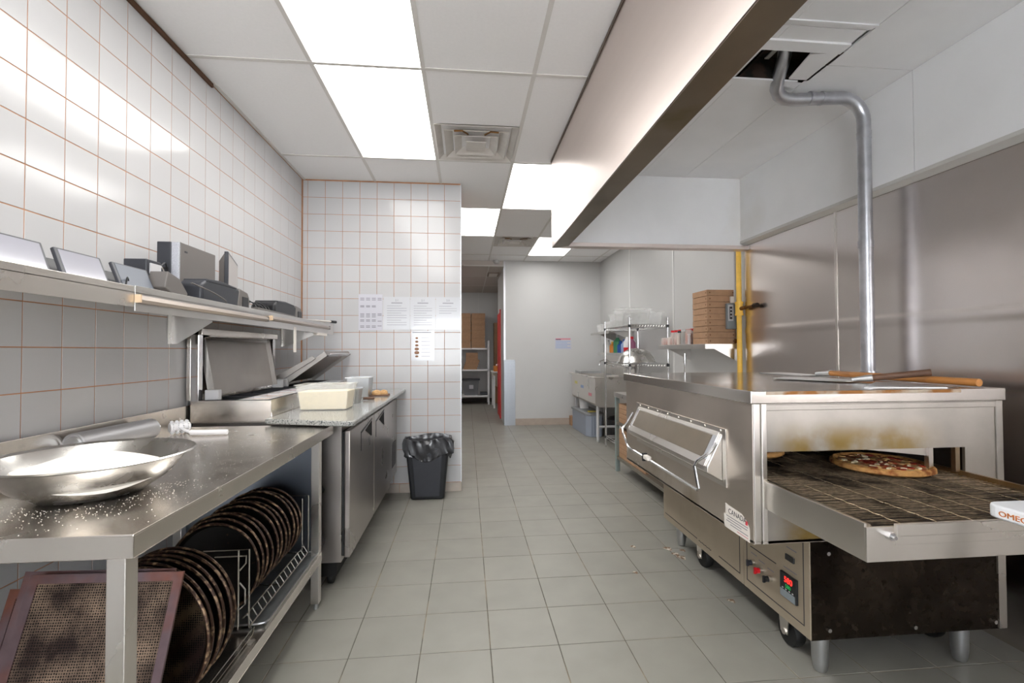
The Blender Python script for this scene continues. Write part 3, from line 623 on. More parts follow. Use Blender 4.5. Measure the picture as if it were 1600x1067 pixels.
# ------------------------------------------------------------------ steel work table (left front)
TX0, TX1, TY0, TY1, TZ = XL+.012, -.70, 1.06, 2.53, .921
t = wt = thing('work_table', (-1.1,1.8,0), 'stainless steel work table with undershelf along the tiled wall', 'table')
B().box(TX0, TX1, TY0, TY1, TZ-.004, TZ).box(TX0, TX1, TY0, TY0+.003, TZ-.05, TZ-.004).box(TX1-.003, TX1, TY0, TY1, TZ-.05, TZ-.004).box(TX0, TX1, TY1-.003, TY1, TZ-.05, TZ-.004).obj('table_top', TABLE, t, bev=.0015)
B().box(TX0, TX0+.012, TY0, 2.62, TZ, TZ+.10).obj('backsplash', TABLE, t, bev=.001)
for (x, y) in ((-.765,1.125),(-.765,2.47),(-1.42,1.125),(-1.42,2.47)):
    B().box(x-.02, x+.02, y-.02, y+.02, .03, TZ-.05).obj('leg', STEEL, t, bev=.002)
    B().tube([(x,y,.0),(x,y,.03)], .013, 10).obj('foot', ALU, t)
SZ = .272
B().box(-1.44, -.742, 1.105, 2.49, SZ-.004, SZ).box(-.745, -.742, 1.105, 2.49, SZ-.042, SZ-.004).box(-1.44, -.742, 1.105, 1.108, SZ-.042, SZ-.004).obj('undershelf', TABLE, t, bev=.001)
B().box(-1.44, -.79, 2.508, 2.512, .18, TZ-.05).obj('end_panel', M('bluish steel sheet', (150,158,170), .3, 1, var=.1, scale=4), t)

# bowl, flour, pin, docker, dough
bc = (-1.02, 1.385, TZ)
t = thing('mixing_bowl', bc, 'wide stainless steel mixing bowl on the work table corner', 'bowl')
prof = [(.0,.002),(.105,.0),(.125,.006),(.17,.045),(.205,.09),(.222,.128),(.236,.131),(.239,.128),(.238,.124),(.226,.122),(.209,.086),(.175,.045),(.127,.010),(.10,.005),(0,.005)]
prof = [(0,0),(.10,0),(.122,.005),(.165,.035),(.196,.068),(.214,.097),(.232,.101),(.236,.104),(.232,.107),(.211,.103),(.192,.070),(.161,.038),(.12,.009),(.10,.005),(0,.005)]
B().lathe(prof, bc, 64).obj('bowl_shell', M('bowl steel', (204,202,198), .26, 1, var=.08, scale=10, rvar=.06), t, smooth=True)
b = B(); n = 48; rings = 10; rnd = random.Random(2)
for i in range(rings+1):
    r = .175*i/rings
    for j in range(n):
        a = 6.2832*j/n; x, y = r*math.cos(a), r*math.sin(a)
        z = .072+.018*math.cos(r*9)+.008*math.sin(14*x+3)+.006*math.sin(21*y+9*x) - (.025 if i == rings else 0)
        b.v.append((bc[0]+x, bc[1]+y, bc[2]+z))
for i in range(rings):
    for j in range(n): b.f.append((i*n+j, i*n+(j+1)%n, (i+1)*n+(j+1)%n, (i+1)*n+j))
tag(b.obj('flour', FLOUR, None, smooth=True, org=(bc[0],bc[1],bc[2]+.05)), 'heap of white flour filling the steel bowl', 'flour', kind='stuff')
b = B().lathe([(0,0),(.12,0),(.16,.02),(.165,.05),(.13,.075),(.06,.088),(0,.09)], (-1.345,1.43,TZ), 36, wob=.01).tf(Matrix.Translation((-1.345,1.43,TZ)) @ Matrix.Diagonal((.72,.72,.7,1)) @ Matrix.Translation((1.345,-1.43,-TZ)))
tag(b.obj('dough_ball', FLOUR, None, smooth=True, org=(-1.345,1.43,TZ)), 'cream coloured dough ball behind the bowl at the left edge', 'dough')
t = thing('rolling_pin', (-1.39,1.98,TZ), 'grey metal rolling pin against the table backsplash', 'rolling pin')
pr_ = [(0,-.19),(.040,-.19),(.044,-.186),(.044,.186),(.040,.19),(0,.19)]
Rz = Matrix.Translation((-1.412,2.03,TZ+.045)) @ Matrix.Rotation(math.radians(-4),4,'Z')
B().lathe(pr_, n=32, ax=1).tf(Rz).obj('roller', M('pin grey', (178,178,180), .4, .6), t, smooth=True)
B().lathe([(0,-.194),(.030,-.194),(.034,-.19),(0,-.189)], n=28, ax=1).tf(Rz).obj('end_disc', ALU, t, smooth=True)
for s_ in (-1, 1): B().lathe([(0,s_*.19),(.010,s_*.19),(.010,s_*.235),(.007,s_*.24),(0,s_*.24)], n=14, ax=1).tf(Rz).obj('axle_stub', CHROME, t, smooth=True)
t = thing('dough_docker', (-1.28,2.28,TZ), 'white plastic dough docker with spiked roller head', 'docker')
WP = M('white plastic', (232,232,234), .35)
b = B()
for k in range(14):
    for s_ in (-.03,-.01,.01,.03):
        a = 6.2832*k/14+s_*10; b.tube([(s_, .018*math.cos(a), .018*math.sin(a)), (s_, .032*math.cos(a), .032*math.sin(a))], .0035, 4)
b.tf(Matrix.Translation((-1.335,2.315,TZ+.034)) @ Matrix.Rotation(math.radians(50),4,'Z')).obj('spikes', WP, t)
B().lathe([(0,-.04),(.02,-.04),(.02,.04),(0,.04)], n=16, ax=0).tf(Matrix.Translation((-1.335,2.315,TZ+.034)) @ Matrix.Rotation(math.radians(50),4,'Z')).obj('roller_core', WP, t, smooth=True)
B().tube([(-1.325,2.305,TZ+.030),(-1.28,2.27,TZ+.022),(-1.25,2.25,TZ+.018)], .007, 8).obj('fork', WP, t, smooth=True)
B().tube([(-1.25,2.25,TZ+.018),(-1.20,2.255,TZ+.016),(-1.10,2.27,TZ+.014)], .0115, 10).obj('handle', WP, t, smooth=True)
sprinkle = B(); rnd = random.Random(11)
for i in range(420):
    a = rnd.uniform(-2.6,.5); q = .14+abs(rnd.gauss(0,.09)); x, y = bc[0]+q*math.cos(a), bc[1]+q*math.sin(a)
    if TX0+.02 < x < TX1-.01 and TY0+.01 < y < 2.4: s_ = rnd.uniform(.0004,.0010); sprinkle.box(x-s_,x+s_,y-s_,y+s_,TZ,TZ+s_)
for i in range(500):
    x, y = rnd.uniform(TX0+.2,TX1-.02), rnd.uniform(1.5,2.3); s_ = rnd.uniform(.0003,.0007); sprinkle.box(x-s_,x+s_,y-s_,y+s_,TZ,TZ+s_)
tag(sprinkle.obj('flour_dust', FLOUR, None, org=(-.95,1.4,TZ)), 'loose flour dust scattered on the table around the bowl', 'flour', kind='stuff')

# ------------------------------------------------------------------ under the table: pans, screens, rack, tray
ORD = 'first second third fourth fifth sixth seventh eighth ninth tenth eleventh'.split()
def round_pan(c, r, lean, turn, label, group, disc=None):
    t = thing('pizza_pan', c, label, 'pizza pan', group)
    mt = Matrix.Translation(c) @ Matrix.Rotation(math.radians(turn),4,'Z') @ Matrix.Rotation(math.radians(lean),4,'X') @ Matrix.Translation((0,0,r))
    # local axis along Y; open side faces -Y
    B().lathe([(0,.004),(r*.90,.004),(r*.965,-.014),(r*.96,-.016),(r*.89,.0),(0,.0)], n=44, ax=1).tf(mt).obj('dish', disc or PANB, t, smooth=True)
    k = 44; pts = [(r*.975*math.cos(6.2832*j/k), -.0155, r*.975*math.sin(6.2832*j/k)) for j in range(k+1)]
    B().tube(pts, .0048, 6, caps=False).tf(mt).obj('rolled_rim', PANR, t, smooth=True)
    t.location = c
    return t
for i in range(11):
    round_pan((-.965-.004*(i % 3), 1.90+i*.047, SZ+.028), .172+.003*((i*7) % 3), -4+((i*5) % 4), -3, ORD[i]+' black round pizza pan from the front of the wire rack', 'black pizza pans in the wire rack')
for i in range(6):
    round_pan((-.925-.006*(i % 2), 1.40+i*.036, SZ+.006), .212-.002*i, -5, -4, ('front rusty perforated round pan behind the square screens' if i == 0 else ORD[i]+' rusty round pan from the front of the near leaning group'), 'leaning rusty pizza pans', SCREENK if i == 0 else None)
def baking_screen(w, h, mt, label):
    t = thing('baking_screen', tuple(mt.translation), label, 'baking screen', 'square baking screens under the table'); org = META[t.name]['org']
    B().box(-w/2+.01, w/2-.01, -.001, .001, .01, h-.01).obj('mesh', SCREENM, t, org=(1e-9,0,0)).matrix_local = Matrix.Translation(-Vector(org)) @ mt
    for (x0, x1, z0, z1) in ((-w/2,w/2,h-.022,h),(-w/2,w/2,0,.022),(-w/2,-w/2+.022,.022,h-.022),(w/2-.022,w/2,.022,h-.022)):
        B().box(x0, x1, -.003, .003, z0, z1).obj('frame_bar', SCRF, t, org=(1e-9,0,0)).matrix_local = Matrix.Translation(-Vector(org)) @ mt
    return t
def bs(x, y, z, turn, lean, roll_): return Matrix.Translation((x,y,z)) @ Matrix.Rotation(math.radians(turn),4,'Z') @ Matrix.Rotation(math.radians(lean),4,'X') @ Matrix.Rotation(math.radians(roll_),4,'Y')
baking_screen(.385, .47, bs(-.945,1.168,SZ+.012,-3,-20,0), 'front square perforated baking screen with heat tinted frame')
baking_screen(.385, .47, bs(-.98,1.193,SZ+.01,-3,-20,0), 'second square perforated baking screen behind the front one')
baking_screen(.37, .42, bs(-1.03,1.22,SZ+.008,-4,-19,0), 'rearmost square baking screen peeking out at the left')
# wire rack
t = thing('wire_rack', (-.95,2.1,SZ), 'chrome wire rack holding the upright black pizza pans', 'rack')
def wire(pts, nm='wire', r=.003): return B().tube(pts, r, 6).obj(nm, RACKW, t, smooth=True)
RX, RY0, RY1, RZ = -.800, 1.815, 2.46, SZ+.018
wire([(RX,RY0,RZ),(RX,RY0,RZ+.285),(RX-.16,RY0,RZ+.285)], 'end_hoop'); wire([(RX-.033,RY0-.01,RZ),(RX-.033,RY0-.01,RZ+.288)], 'end_hoop')
wire([(RX-.033,RY0,RZ+.21),(RX-.012,RY0,RZ+.235),(RX-.010,RY0,RZ+.262),(RX-.12,RY0,RZ+.262)], 'end_hoop'); wire([(RX-.033,RY0,RZ+.165),(RX-.014,RY0,RZ+.14),(RX-.014,RY0,RZ+.085),(RX-.033,RY0,RZ+.07)], 'end_hoop')
wire([(RX,RY1,RZ),(RX,RY1,RZ+.285),(RX-.16,RY1,RZ+.285)], 'end_hoop'); wire([(RX-.03,RY1,RZ),(RX-.03,RY1,RZ+.27)], 'end_hoop')
wire([(RX,RY0,RZ),(RX,RY1,RZ)], 'side_rail'); wire([(RX-.02,RY0,RZ+.035),(RX-.02,RY1,RZ+.035)], 'side_rail'); wire([(RX-.035,RY0,RZ),(RX,RY0,RZ)], 'side_rail')
wire([(RX-.33,RY0,RZ),(RX-.33,RY1,RZ)], 'side_rail')
for i in range(15):
    y = RY0+.03+i*(RY1-RY0-.04)/14
    wire([(RX,y,RZ),(RX-.02,y,RZ+.035)], 'divider', .0024)
for y in (RY0,(RY0+RY1)/2,RY1): wire([(RX-.33,y,RZ),(RX,y,RZ)], 'cross_wire')
wire([(-.775,1.40,SZ+.03),(-.775,1.78,SZ+.03),(-.79,1.80,SZ+.03)], 'front_rail'); wire([(-.775,1.40,SZ+.008),(-.775,1.78,SZ+.008),(-.775,1.80,SZ+.028)], 'front_rail')
# sheet tray
tr = B(); o_ = [(-1.18,1.845),(-.752,1.845),(-.752,2.475),(-1.18,2.475)]
x0, x1, y0, y1 = -1.18, -.752, 1.845, 2.475
tr.add([(x0,y0,SZ+.012),(x1,y0,SZ+.012),(x1,y1,SZ+.012),(x0,y1,SZ+.012),(x0+.015,y0+.015,SZ+.001),(x1-.015,y0+.015,SZ+.001),(x1-.015,y1-.015,SZ+.001),(x0+.015,y1-.015,SZ+.001)],
       [(4,5,6,7),(0,1,5,4),(1,2,6,5),(2,3,7,6),(3,0,4,7)])
t2 = thing('sheet_tray', (-.95,2.1,SZ), 'shallow aluminium sheet tray under the wire rack', 'tray')
tr.obj('tray_base', M('tray aluminium', (168,174,176), .35, .9, var=.1, scale=20), t2)
B().tube([(x0,y0,SZ+.012),(x1-.03,y0,SZ+.012),(x1-.008,y0+.008,SZ+.012),(x1,y0+.03,SZ+.012),(x1,y1,SZ+.012),(x0,y1,SZ+.012)], .004, 6).obj('rolled_edge', ALU, t2, smooth=True)

# ------------------------------------------------------------------ refrigerated prep table
FXF, FY0, FY1 = -.64, 2.64, 4.37
t = fr = thing('prep_fridge', (-1.05,3.5,0), 'stainless refrigerated prep table with two doors and raised lids', 'refrigerator')
FS = M('fridge steel', (188,182,178), .3, 1, var=.08, scale=5, rvar=.04)
B().box(XL+.03, FXF-.045, FY0, FY1, .15, .925).obj('cabinet', FS, t, bev=.003)
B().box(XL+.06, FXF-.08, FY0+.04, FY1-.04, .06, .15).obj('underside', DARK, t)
B().box(FXF-.05, FXF-.02, FY0+.015, FY1-.36, .18, .86).obj('door_gasket', RUBBER, t)
for (y0, y1) in ((FY0+.002, 3.305), (3.315, 3.97)):
    dd = B().box(FXF-.03, FXF, y0, y1, .175, .868).obj('door', FS, t, bev=.005)
    hy = y0+.26 if y0 < 3 else y0+.05
    B().prism([(hy,.72),(hy+.28,.72),(hy+.28,.86),(hy,.80)] if False else [(hy+.0,.70),(hy+.012,.70),(hy+.012,.805),(hy+.33,.845),(hy+.33,.855),(hy,.815)], 0, FXF+.0005, FXF+.002).obj('handle_frame', BLACK, dd)
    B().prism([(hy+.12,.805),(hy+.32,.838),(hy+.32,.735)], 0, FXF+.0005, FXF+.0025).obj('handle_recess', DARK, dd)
gp = B().box(FXF-.03, FXF-.002, 3.98, FY1, .20, .868).obj('grille_panel', FS, t, bev=.003)
for i in range(12): B().box(FXF-.004, FXF+.001, 4.08, 4.30, .30+i*.018, .306+i*.018).obj('vent_slot', INKD, gp)
for z in (.55, .745): B().lathe([(.016,0),(.016,.008),(0,.009)], (FXF-.002,4.12,z), 14, ax=0).obj('panel_lock', CHROME, gp)
for (x, y) in ((FXF-.12,FY0+.09),(FXF-.12,FY1-.1),(XL+.15,FY0+.09),(XL+.15,FY1-.1)):
    B().lathe([(.02,-.015),(.038,-.014),(.04,0),(.038,.014),(.02,.015)], (x,y,.041), 18, ax=0).obj('caster', RUBBER, t, smooth=True)
# raised pan rail
RA0, RA1 = XL+.035, -1.045
RZ0, RZ1 = .925, 1.045
B().box(RA0, RA1, FY0-.03, FY0-.02, RZ0, RZ1).box(RA1-.01, RA1, FY0-.02, FY1, RZ0, RZ1).box(RA0, RA0+.05, FY0-.02, FY1, RZ0, RZ1).box(RA0, RA1, FY1-.03, FY1, RZ0, RZ1).obj('pan_rail', TABLE, t, bev=.002)
B().box(RA0+.05, RA1-.01, FY0-.02, FY1-.03, RZ0, RZ0+.02).obj('rail_floor', DARK, t)
B().box(XL+.014, XL+.034, FY0-.03, 3.62, 1.045, 1.415).obj('rear_panel', TABLE, t, bev=.001)
for y in (FY0-.03, 3.56): B().box(XL+.034, XL+.075, y, y+.04, 1.04, 1.43).obj('upright', CHROME, t, bev=.003)
B().box(XL+.034, XL+.09, FY0-.03, 3.60, 1.395, 1.43).obj('top_cap', TABLE, t, bev=.002)
# lids: first thrown fully back, second half open
LIDM = M('lid steel', (166,161,156), .42, 1, var=.08, scale=6)
def lid(y0, y1, ang, nm='lid', L_=.40):
    h = Vector((XL+.10, 0, 1.065)); d_ = Vector((math.cos(math.radians(ang)), 0, math.sin(math.radians(ang)))); nn = Vector((-d_.z, 0, d_.x))
    def P(a, z): v = h+d_*a+nn*z; return (v.x, v.z)
    o = B().prism([P(0,0),P(L_,0),P(L_,.006),P(0,.006)], 1, y0, y1).prism([P(0,-.03),P(L_,-.03),P(L_,0),P(0,0)], 1, y0, y0+.004).prism([P(0,-.03),P(L_,-.03),P(L_,0),P(0,0)], 1, y1-.004, y1).prism([P(L_-.004,-.03),P(L_,-.03),P(L_,0),P(L_-.004,0)], 1, y0, y1).obj(nm, LIDM, t)
    B().prism([P(L_-.02,-.03),P(L_+.012,-.03),P(L_+.012,-.022),P(L_-.02,-.022)], 1, y0+.05, y1-.05).obj('lid_handle', CHROME, o)
    return o
lid(FY0+.03, 3.50, 100, L_=.32)
lid(3.63, 4.33, 36)
for y in (FY0, 3.50, 3.60): B().box(XL+.09, XL+.16, y, y+.035, 1.045, 1.10).obj('hinge_block', LGREY, t, bev=.003)
B().prism([(XL+.04,1.045),(XL+.36,1.25),(XL+.34,1.27),(XL+.04,1.10)], 1, 3.605, 3.612).obj('lid_side_plate', LIDM, t)
fills = [FOODW, FOODW, FOODR, FOODW, FOODG, FOODW, FOODW, FOODR, FOODW, FOODG]
n = 0
for i in range(9):
    for jx in range(2):
        x0, x1 = (-1.395,-1.235) if jx == 0 else (-1.225,-1.065)
        y0 = FY0+.0+i*.185; y1 = y0+.175
        if y1 > FY1-.04: continue
        tt = thing('food_pan', ((x0+x1)/2,(y0+y1)/2,RZ1), ORD[i]+(' steel food pan from the near end, front row of the prep rail' if jx else ' dark food pan from the near end, back row of the prep rail'), 'food pan', 'front row food pans' if jx else 'back row food pans')
        zz = RZ1+.002
        B().box(x0, x1, y0, y0+.006, zz-.08, zz).box(x0, x1, y1-.006, y1, zz-.08, zz).box(x0, x0+.006, y0+.006, y1-.006, zz-.08, zz).box(x1-.006, x1, y0+.006, y1-.006, zz-.08, zz).obj('pan_wall', ALU if jx else M('black pan', (40,40,44), .4), tt)
        B().box(x0+.006, x1-.006, y0+.006, y1-.006, zz-.06, zz-(.012 if jx else .035)).obj('food', fills[n % 10] if jx else (CHAR if i % 2 else FOODG), tt)
        n += 1
# granite slab
b = B().prism([(-1.035,2.60),(-.56,2.385),(-.56,4.372),(-1.035,4.372)], 2, .93, .957)
b = B().prism([(-1.040,2.52),(-.60,2.385),(-.572,2.39),(-.56,2.41),(-.562,4.372),(-1.040,4.372)], 2, .930, .957)
tag(b.obj('granite_worktop', GRANITE, None, bev=.006, org=(-.8,3.4,.93)), 'speckled grey granite slab on top of the prep fridge', 'worktop')
GZ = .957
# white tub of cheese
t = thing('plastic_tub', (-.86,2.95,GZ), 'translucent plastic tub full of pale shredded cheese on granite', 'tub')
def frustum(b, x0, x1, y0, y1, z0, z1, fl_, thk=.003):
    o0 = [(x0+fl_,y0+fl_,z0),(x1-fl_,y0+fl_,z0),(x1-fl_,y1-fl_,z0),(x0+fl_,y1-fl_,z0)]; o1 = [(x0,y0,z1),(x1,y0,z1),(x1,y1,z1),(x0,y1,z1)]
    i1 = [(x0+thk,y0+thk,z1),(x1-thk,y0+thk,z1),(x1-thk,y1-thk,z1),(x0+thk,y1-thk,z1)]; i0 = [(x0+fl_+thk,y0+fl_+thk,z0+thk),(x1-fl_-thk,y0+fl_+thk,z0+thk),(x1-fl_-thk,y1-fl_-thk,z0+thk),(x0+fl_+thk,y1-fl_-thk,z0+thk)]
    return b.add(o0+o1+i1+i0, [(0,3,2,1)]+[(k,(k+1)%4,4+(k+1)%4,4+k) for k in range(4)]+[(4+k,4+(k+1)%4,8+(k+1)%4,8+k) for k in range(4)]+[(8+k,8+(k+1)%4,12+(k+1)%4,12+k) for k in range(4)]+[(12,13,14,15)])
ux0, ux1, uy0, uy1 = -.995, -.69, 2.82, 3.02
frustum(B(), ux0, ux1, uy0, uy1, GZ, GZ+.152, .017).obj('tub_wall', FROST, t, bev=.002)
B().box(ux0-.008, ux1+.008, uy0-.008, uy0, GZ+.146, GZ+.152).box(ux0-.008, ux1+.008, uy1, uy1+.008, GZ+.146, GZ+.152).box(ux0-.008, ux0, uy0, uy1, GZ+.146, GZ+.152).box(ux1, ux1+.008, uy0, uy1, GZ+.146, GZ+.152).obj('tub_rim', FROST, t)
ch = B().hexa([(ux0+.022,uy0+.022,GZ+.005),(ux1-.022,uy0+.022,GZ+.005),(ux1-.022,uy1-.022,GZ+.005),(ux0+.022,uy1-.022,GZ+.005)], [(ux0+.010,uy0+.010,GZ+.11),(ux1-.010,uy0+.010,GZ+.115),(ux1-.010,uy1-.010,GZ+.112),(ux0+.010,uy1-.010,GZ+.108)])
tag(ch.obj('shredded_cheese', DOUGH, None, bev=.004, org=(-.86,2.95,GZ)), 'pale yellow shredded cheese inside the translucent tub', 'cheese', kind='stuff')
def steam_pan(x0, x1, y0, y1, h, label):
    tt = thing('steam_pan', ((x0+x1)/2,(y0+y1)/2,GZ), label, 'pan', 'steel pans on the granite')
    frustum(B(), x0, x1, y0, y1, GZ, GZ+h, .010).obj('pan_body', ALU, tt, bev=.002)
    B().box(x0-.01, x1+.01, y0-.01, y0, GZ+h-.004, GZ+h).box(x0-.01, x1+.01, y1, y1+.01, GZ+h-.004, GZ+h).box(x0-.01, x0, y0, y1, GZ+h-.004, GZ+h).box(x1, x1+.01, y0, y1, GZ+h-.004, GZ+h).obj('pan_rim', CHROME, tt)
    return tt
steam_pan(-.90, -.735, 3.60, 3.76, .15, 'taller steel food pan against the tiled partition')
s2 = steam_pan(-.80, -.715, 3.18, 3.30, .10, 'small steel food pan just behind the cheese tub')
tag(B().tube([(-.765,3.24,GZ+.02),(-.75,3.26,GZ+.125)], .005, 8).obj('spoon', CHROME, None, smooth=True, org=(-.76,3.25,GZ)), 'steel spoon handle standing in the small pan', 'spoon')
t = thing('knife', (-.69,3.42,GZ), 'knife with brown wooden handle lying on the granite', 'knife')
B().tube([(-.735,3.40,GZ+.012),(-.66,3.42,GZ+.012)], .010, 8).obj('handle', WOODD, t, smooth=True)
B().prism([(-.84,3.36),(-.735,3.39),(-.735,3.412),(-.84,3.385)], 2, GZ+.008, GZ+.011).obj('blade', CHROME, t)
tag(B().prism([(-.78,3.66),(-.60,3.66),(-.61,3.80),(-.76,3.82)], 2, GZ+.0005, GZ+.010).obj('chopping_board', WOODD, None, bev=.002, org=(-.69,3.74,GZ)), 'thin dark chopping board near the far end of the granite', 'board')
for (x, y, r) in ((-.70,3.72,.038),(-.65,3.74,.030)):
    tag(B().lathe([(0,0),(r,.0),(r*1.05,.012),(r*.8,.026),(r*.3,.034),(0,.034)], (x,y,GZ+.0105), 16, wob=.06)  .obj('bread_piece', M('bread', (196,156,108), .8, var=.3, scale=50), None, smooth=True, org=(x,y,GZ+.01)), ('larger piece of golden bread on the dark chopping board' if r > .033 else 'smaller piece of golden bread on the dark chopping board'), 'bread', 'bread on the board')

# ------------------------------------------------------------------ bin
t = thing('trash_bin', (-.345,4.235,0), 'black plastic trash bin with black liner by the tiled partition', 'trash bin')
b = B(); bx0, bx1, by0, by1 = -.535, -.155, 4.11, 4.355
b.hexa([(bx0+.045,by0+.035,.0),(bx1-.045,by0+.035,.0),(bx1-.045,by1-.03,.0),(bx0+.045,by1-.03,.0)], [(bx0,by0,.50),(bx1,by0,.50),(bx1,by1,.50),(bx0,by1,.50)]).obj('bin_body', BIN, t, bev=.02)
B().hexa([(bx0+.085,by0+.030,.03),(bx1-.085,by0+.030,.03),(bx1-.085,by0+.04,.03),(bx0+.085,by0+.04,.03)], [(bx0+.055,by0-.003,.46),(bx1-.055,by0-.003,.46),(bx1-.055,by0+.01,.46),(bx0+.055,by0+.01,.46)]).obj('front_panel', CHAR, t, bev=.004)
# liner: wrinkled skirt
rnd = random.Random(4); vs_ = []; fs = []; n = 72
def rrect(f, n_, x0, x1, y0, y1):
    pts = []; per = 2*(x1-x0)+2*(y1-y0)
    for j in range(n_):
        d_ = per*j/n_
        if d_ < x1-x0: p = (x0+d_, y0)
        elif d_ < x1-x0+y1-y0: p = (x1, y0+d_-(x1-x0))
        elif d_ < 2*(x1-x0)+y1-y0: p = (x1-(d_-(x1-x0)-(y1-y0)), y1)
        else: p = (x0, y1-(d_-2*(x1-x0)-(y1-y0)))
        c = ((x0+x1)/2, (y0+y1)/2); pts.append((c[0]+(p[0]-c[0])*f, c[1]+(p[1]-c[1])*f))
    return pts
levels = [(.90,.40),(.93,.50),(.985,.535),(1.03,.535),(1.05,.50),(1.055,.45),(1.035,.405),(1.015,.372),(1.0,.365)]
ph = [rnd.uniform(0,6.28) for _ in range(6)]
for k, (f, z) in enumerate(levels):
    for j, p in enumerate(rrect(f, n, bx0, bx1, by0, by1)):
        a = 6.2832*j/n; wv = .005*math.sin(5*a+ph[0]+k*1.7)+.006*math.sin(17*a+ph[1]-k*2.3)+rnd.uniform(-.006,.006)
        c = ((bx0+bx1)/2, (by0+by1)/2); d_ = Vector((p[0]-c[0], p[1]-c[1])).normalized()
        s_ = 1 if k > 2 else .5
        zz = z+.014*math.sin(3*a+ph[2])*(1 if k in (2,3) else .6)+ (.02*math.sin(4*a+ph[3]) if k > 6 else 0)
        bulge = (.03*max(0,math.cos(a-1.4))+rnd.uniform(0,.010)) if 3 < k < 7 else 0
        vs_.append((p[0]+d_.x*(wv*s_+bulge), min(p[1]+d_.y*wv*s_, 4.37), zz))
for k in range(len(levels)-1):
    for j in range(n): fs.append((k*n+j, k*n+(j+1)%n, (k+1)*n+(j+1)%n, (k+1)*n+j))
B().add(vs_, fs).obj('bin_liner', BAG, t, smooth=True)

# ------------------------------------------------------------------ papers on the partition
def paper(x0, x1, z0, z1, mat, label, group='notices on the tiled partition'):
    t = thing('notice', ((x0+x1)/2, YB, z0), label, 'notice', group)
    B().box(x0, x1, YB-.0025, YB-.0008, z0, z1).obj('sheet', mat, t); return t
def pl_(t, x0, x1, z, h=.005, mat=INK): B().box(x0, x1, YB-.0034, YB-.0026, z, z+h).obj('print_line', mat, t)
t = paper(-.99, -.775, 1.497, 1.83, PAPER, 'pale lilac printed price list, leftmost notice on the partition')
for r_, z in enumerate((1.79,1.775,1.72,1.71,1.645,1.632,1.618,1.59,1.578,1.535,1.522)):
    for c_ in range(4 if r_ % 4 < 2 else 3): pl_(t, -.975+c_*.052, -.975+c_*.052+.036, z, .006)
hd = ['2.1', '2.1', '2.0']
for i, (x0, x1) in enumerate(((-.764,-.525),(-.520,-.292),(-.286,-.062))):
    t = paper(x0, x1, 1.503, 1.808, PLAM, ('laminated text notice beside the lilac price list', 'laminated text notice directly above the brown dotted sheet', 'laminated text notice at the partition edge')[i])
    cx = (x0+x1)/2
    text(hd[i], .026, INK, t, frame((cx,YB-.003,1.768), (1,0,0), (0,0,1)), .0003, 'CENTER')
    pl_(t, cx-.05, cx+.05, 1.748, .007)
    for k in range(9 if i < 2 else 4): pl_(t, x0+.03, x1-.03-(.05 if k % 3 == 0 else 0), 1.722-k*.022, .003)
t = paper(-.515, -.300, 1.215, 1.490, PLAM, 'sheet with a column of brown pictures below the notices')
pl_(t, -.50, -.33, 1.475, .006)
for k in range(6):
    r = (.012,.014,.015,.019,.021,.014)[k]; z = 1.425-k*.034
    B().prism([(-.462+r*math.cos(a*.5236)*1.1, z+r*.75*math.sin(a*.5236)) for a in range(12)], 1, YB-.0034, YB-.0026).obj('picture_dot', BROWNINK, t)
    pl_(t, -.42, -.34, z, .003)

# ------------------------------------------------------------------ wall shelves on the left
SX = -1.15; SHZ = 1.515
t = thing('wall_shelf', (-1.3,1.2,1.46), 'near stainless wall shelf carrying the two bright tablets', 'shelf')
B().box(XL+.001, SX, .45, 1.73, SHZ-.004, SHZ).box(SX-.004, SX, .45, 1.73, 1.462, 1.535).box(XL+.001, XL+.005, .45, 1.73, SHZ, SHZ+.04).obj('shelf_plate', STEEL, t, bev=.001)
B().prism([(XL+.002,1.511),(XL+.2,1.511),(XL+.002,1.36)], 1, .80, .804).obj('bracket', STEEL, t)
B().box(XL+.05, SX-.004, .6, 1.2, 1.485, 1.511).obj('stiffener', STEEL, t)
t = thing('wall_shelf', (-1.3,2.9,1.46), 'longer stainless wall shelf carrying the computer and printers', 'shelf')
SHELF2 = M('shelf steel', (206,203,199), .34, 1, var=.06, scale=8)
B().box(XL+.001, SX, 1.735, 4.16, SHZ-.004, SHZ).box(SX-.004, SX, 1.735, 4.16, 1.448, 1.538).box(XL+.001, XL+.005, 1.735, 4.16, SHZ, SHZ+.04).obj('shelf_plate', SHELF2, t, bev=.001)
for y in (2.50, 3.92):
    B().prism([(XL+.002,1.511),(-1.29 if y < 3 else -1.2,1.462),(-1.29 if y < 3 else -1.2,1.455),(XL+.03,1.345),(XL+.002,1.345)], 1, y, y+.004).box(XL+.001, XL+.006, y-.03, y+.004, 1.345, 1.51).obj('bracket', SHELF2, t)
    for z in (1.375, 1.395): B().tube([(XL+.006,y-.015,z),(XL+.010,y-.015,z)], .005, 8).obj('screw', CHROME, t)
for (y0, y1, z) in ((1.737,2.78,1.492), (2.84,3.98,1.502)):
    k = B().prism([(SX+.0005,z+.014),(SX+.018,z+.008),(SX+.022,z-.004),(SX+.014,z-.014),(SX+.0005,z-.016)], 1, y0, y1).obj('ticket_rail', M('rail alu', (184,174,166), .35, .9), t, smooth=True)
    B().box(SX+.0005, SX+.021, y0-.006, y0, z-.014, z+.014).obj('rail_end', M('beige end', (206,180,150), .6), k)
    B().box(SX+.0005, SX+.021, y1, y1+.008, z-.016, z+.012).obj('rail_end', GREYP, k)
B().box(SX+.0006, SX+.002, 3.22, 3.27, 1.30, 1.47).obj('tape_strip', STICK, t)
B().box(SX-.03, SX+.012, 3.72, 3.93, 1.430, 1.450).obj('rail_stub', STICK, t)

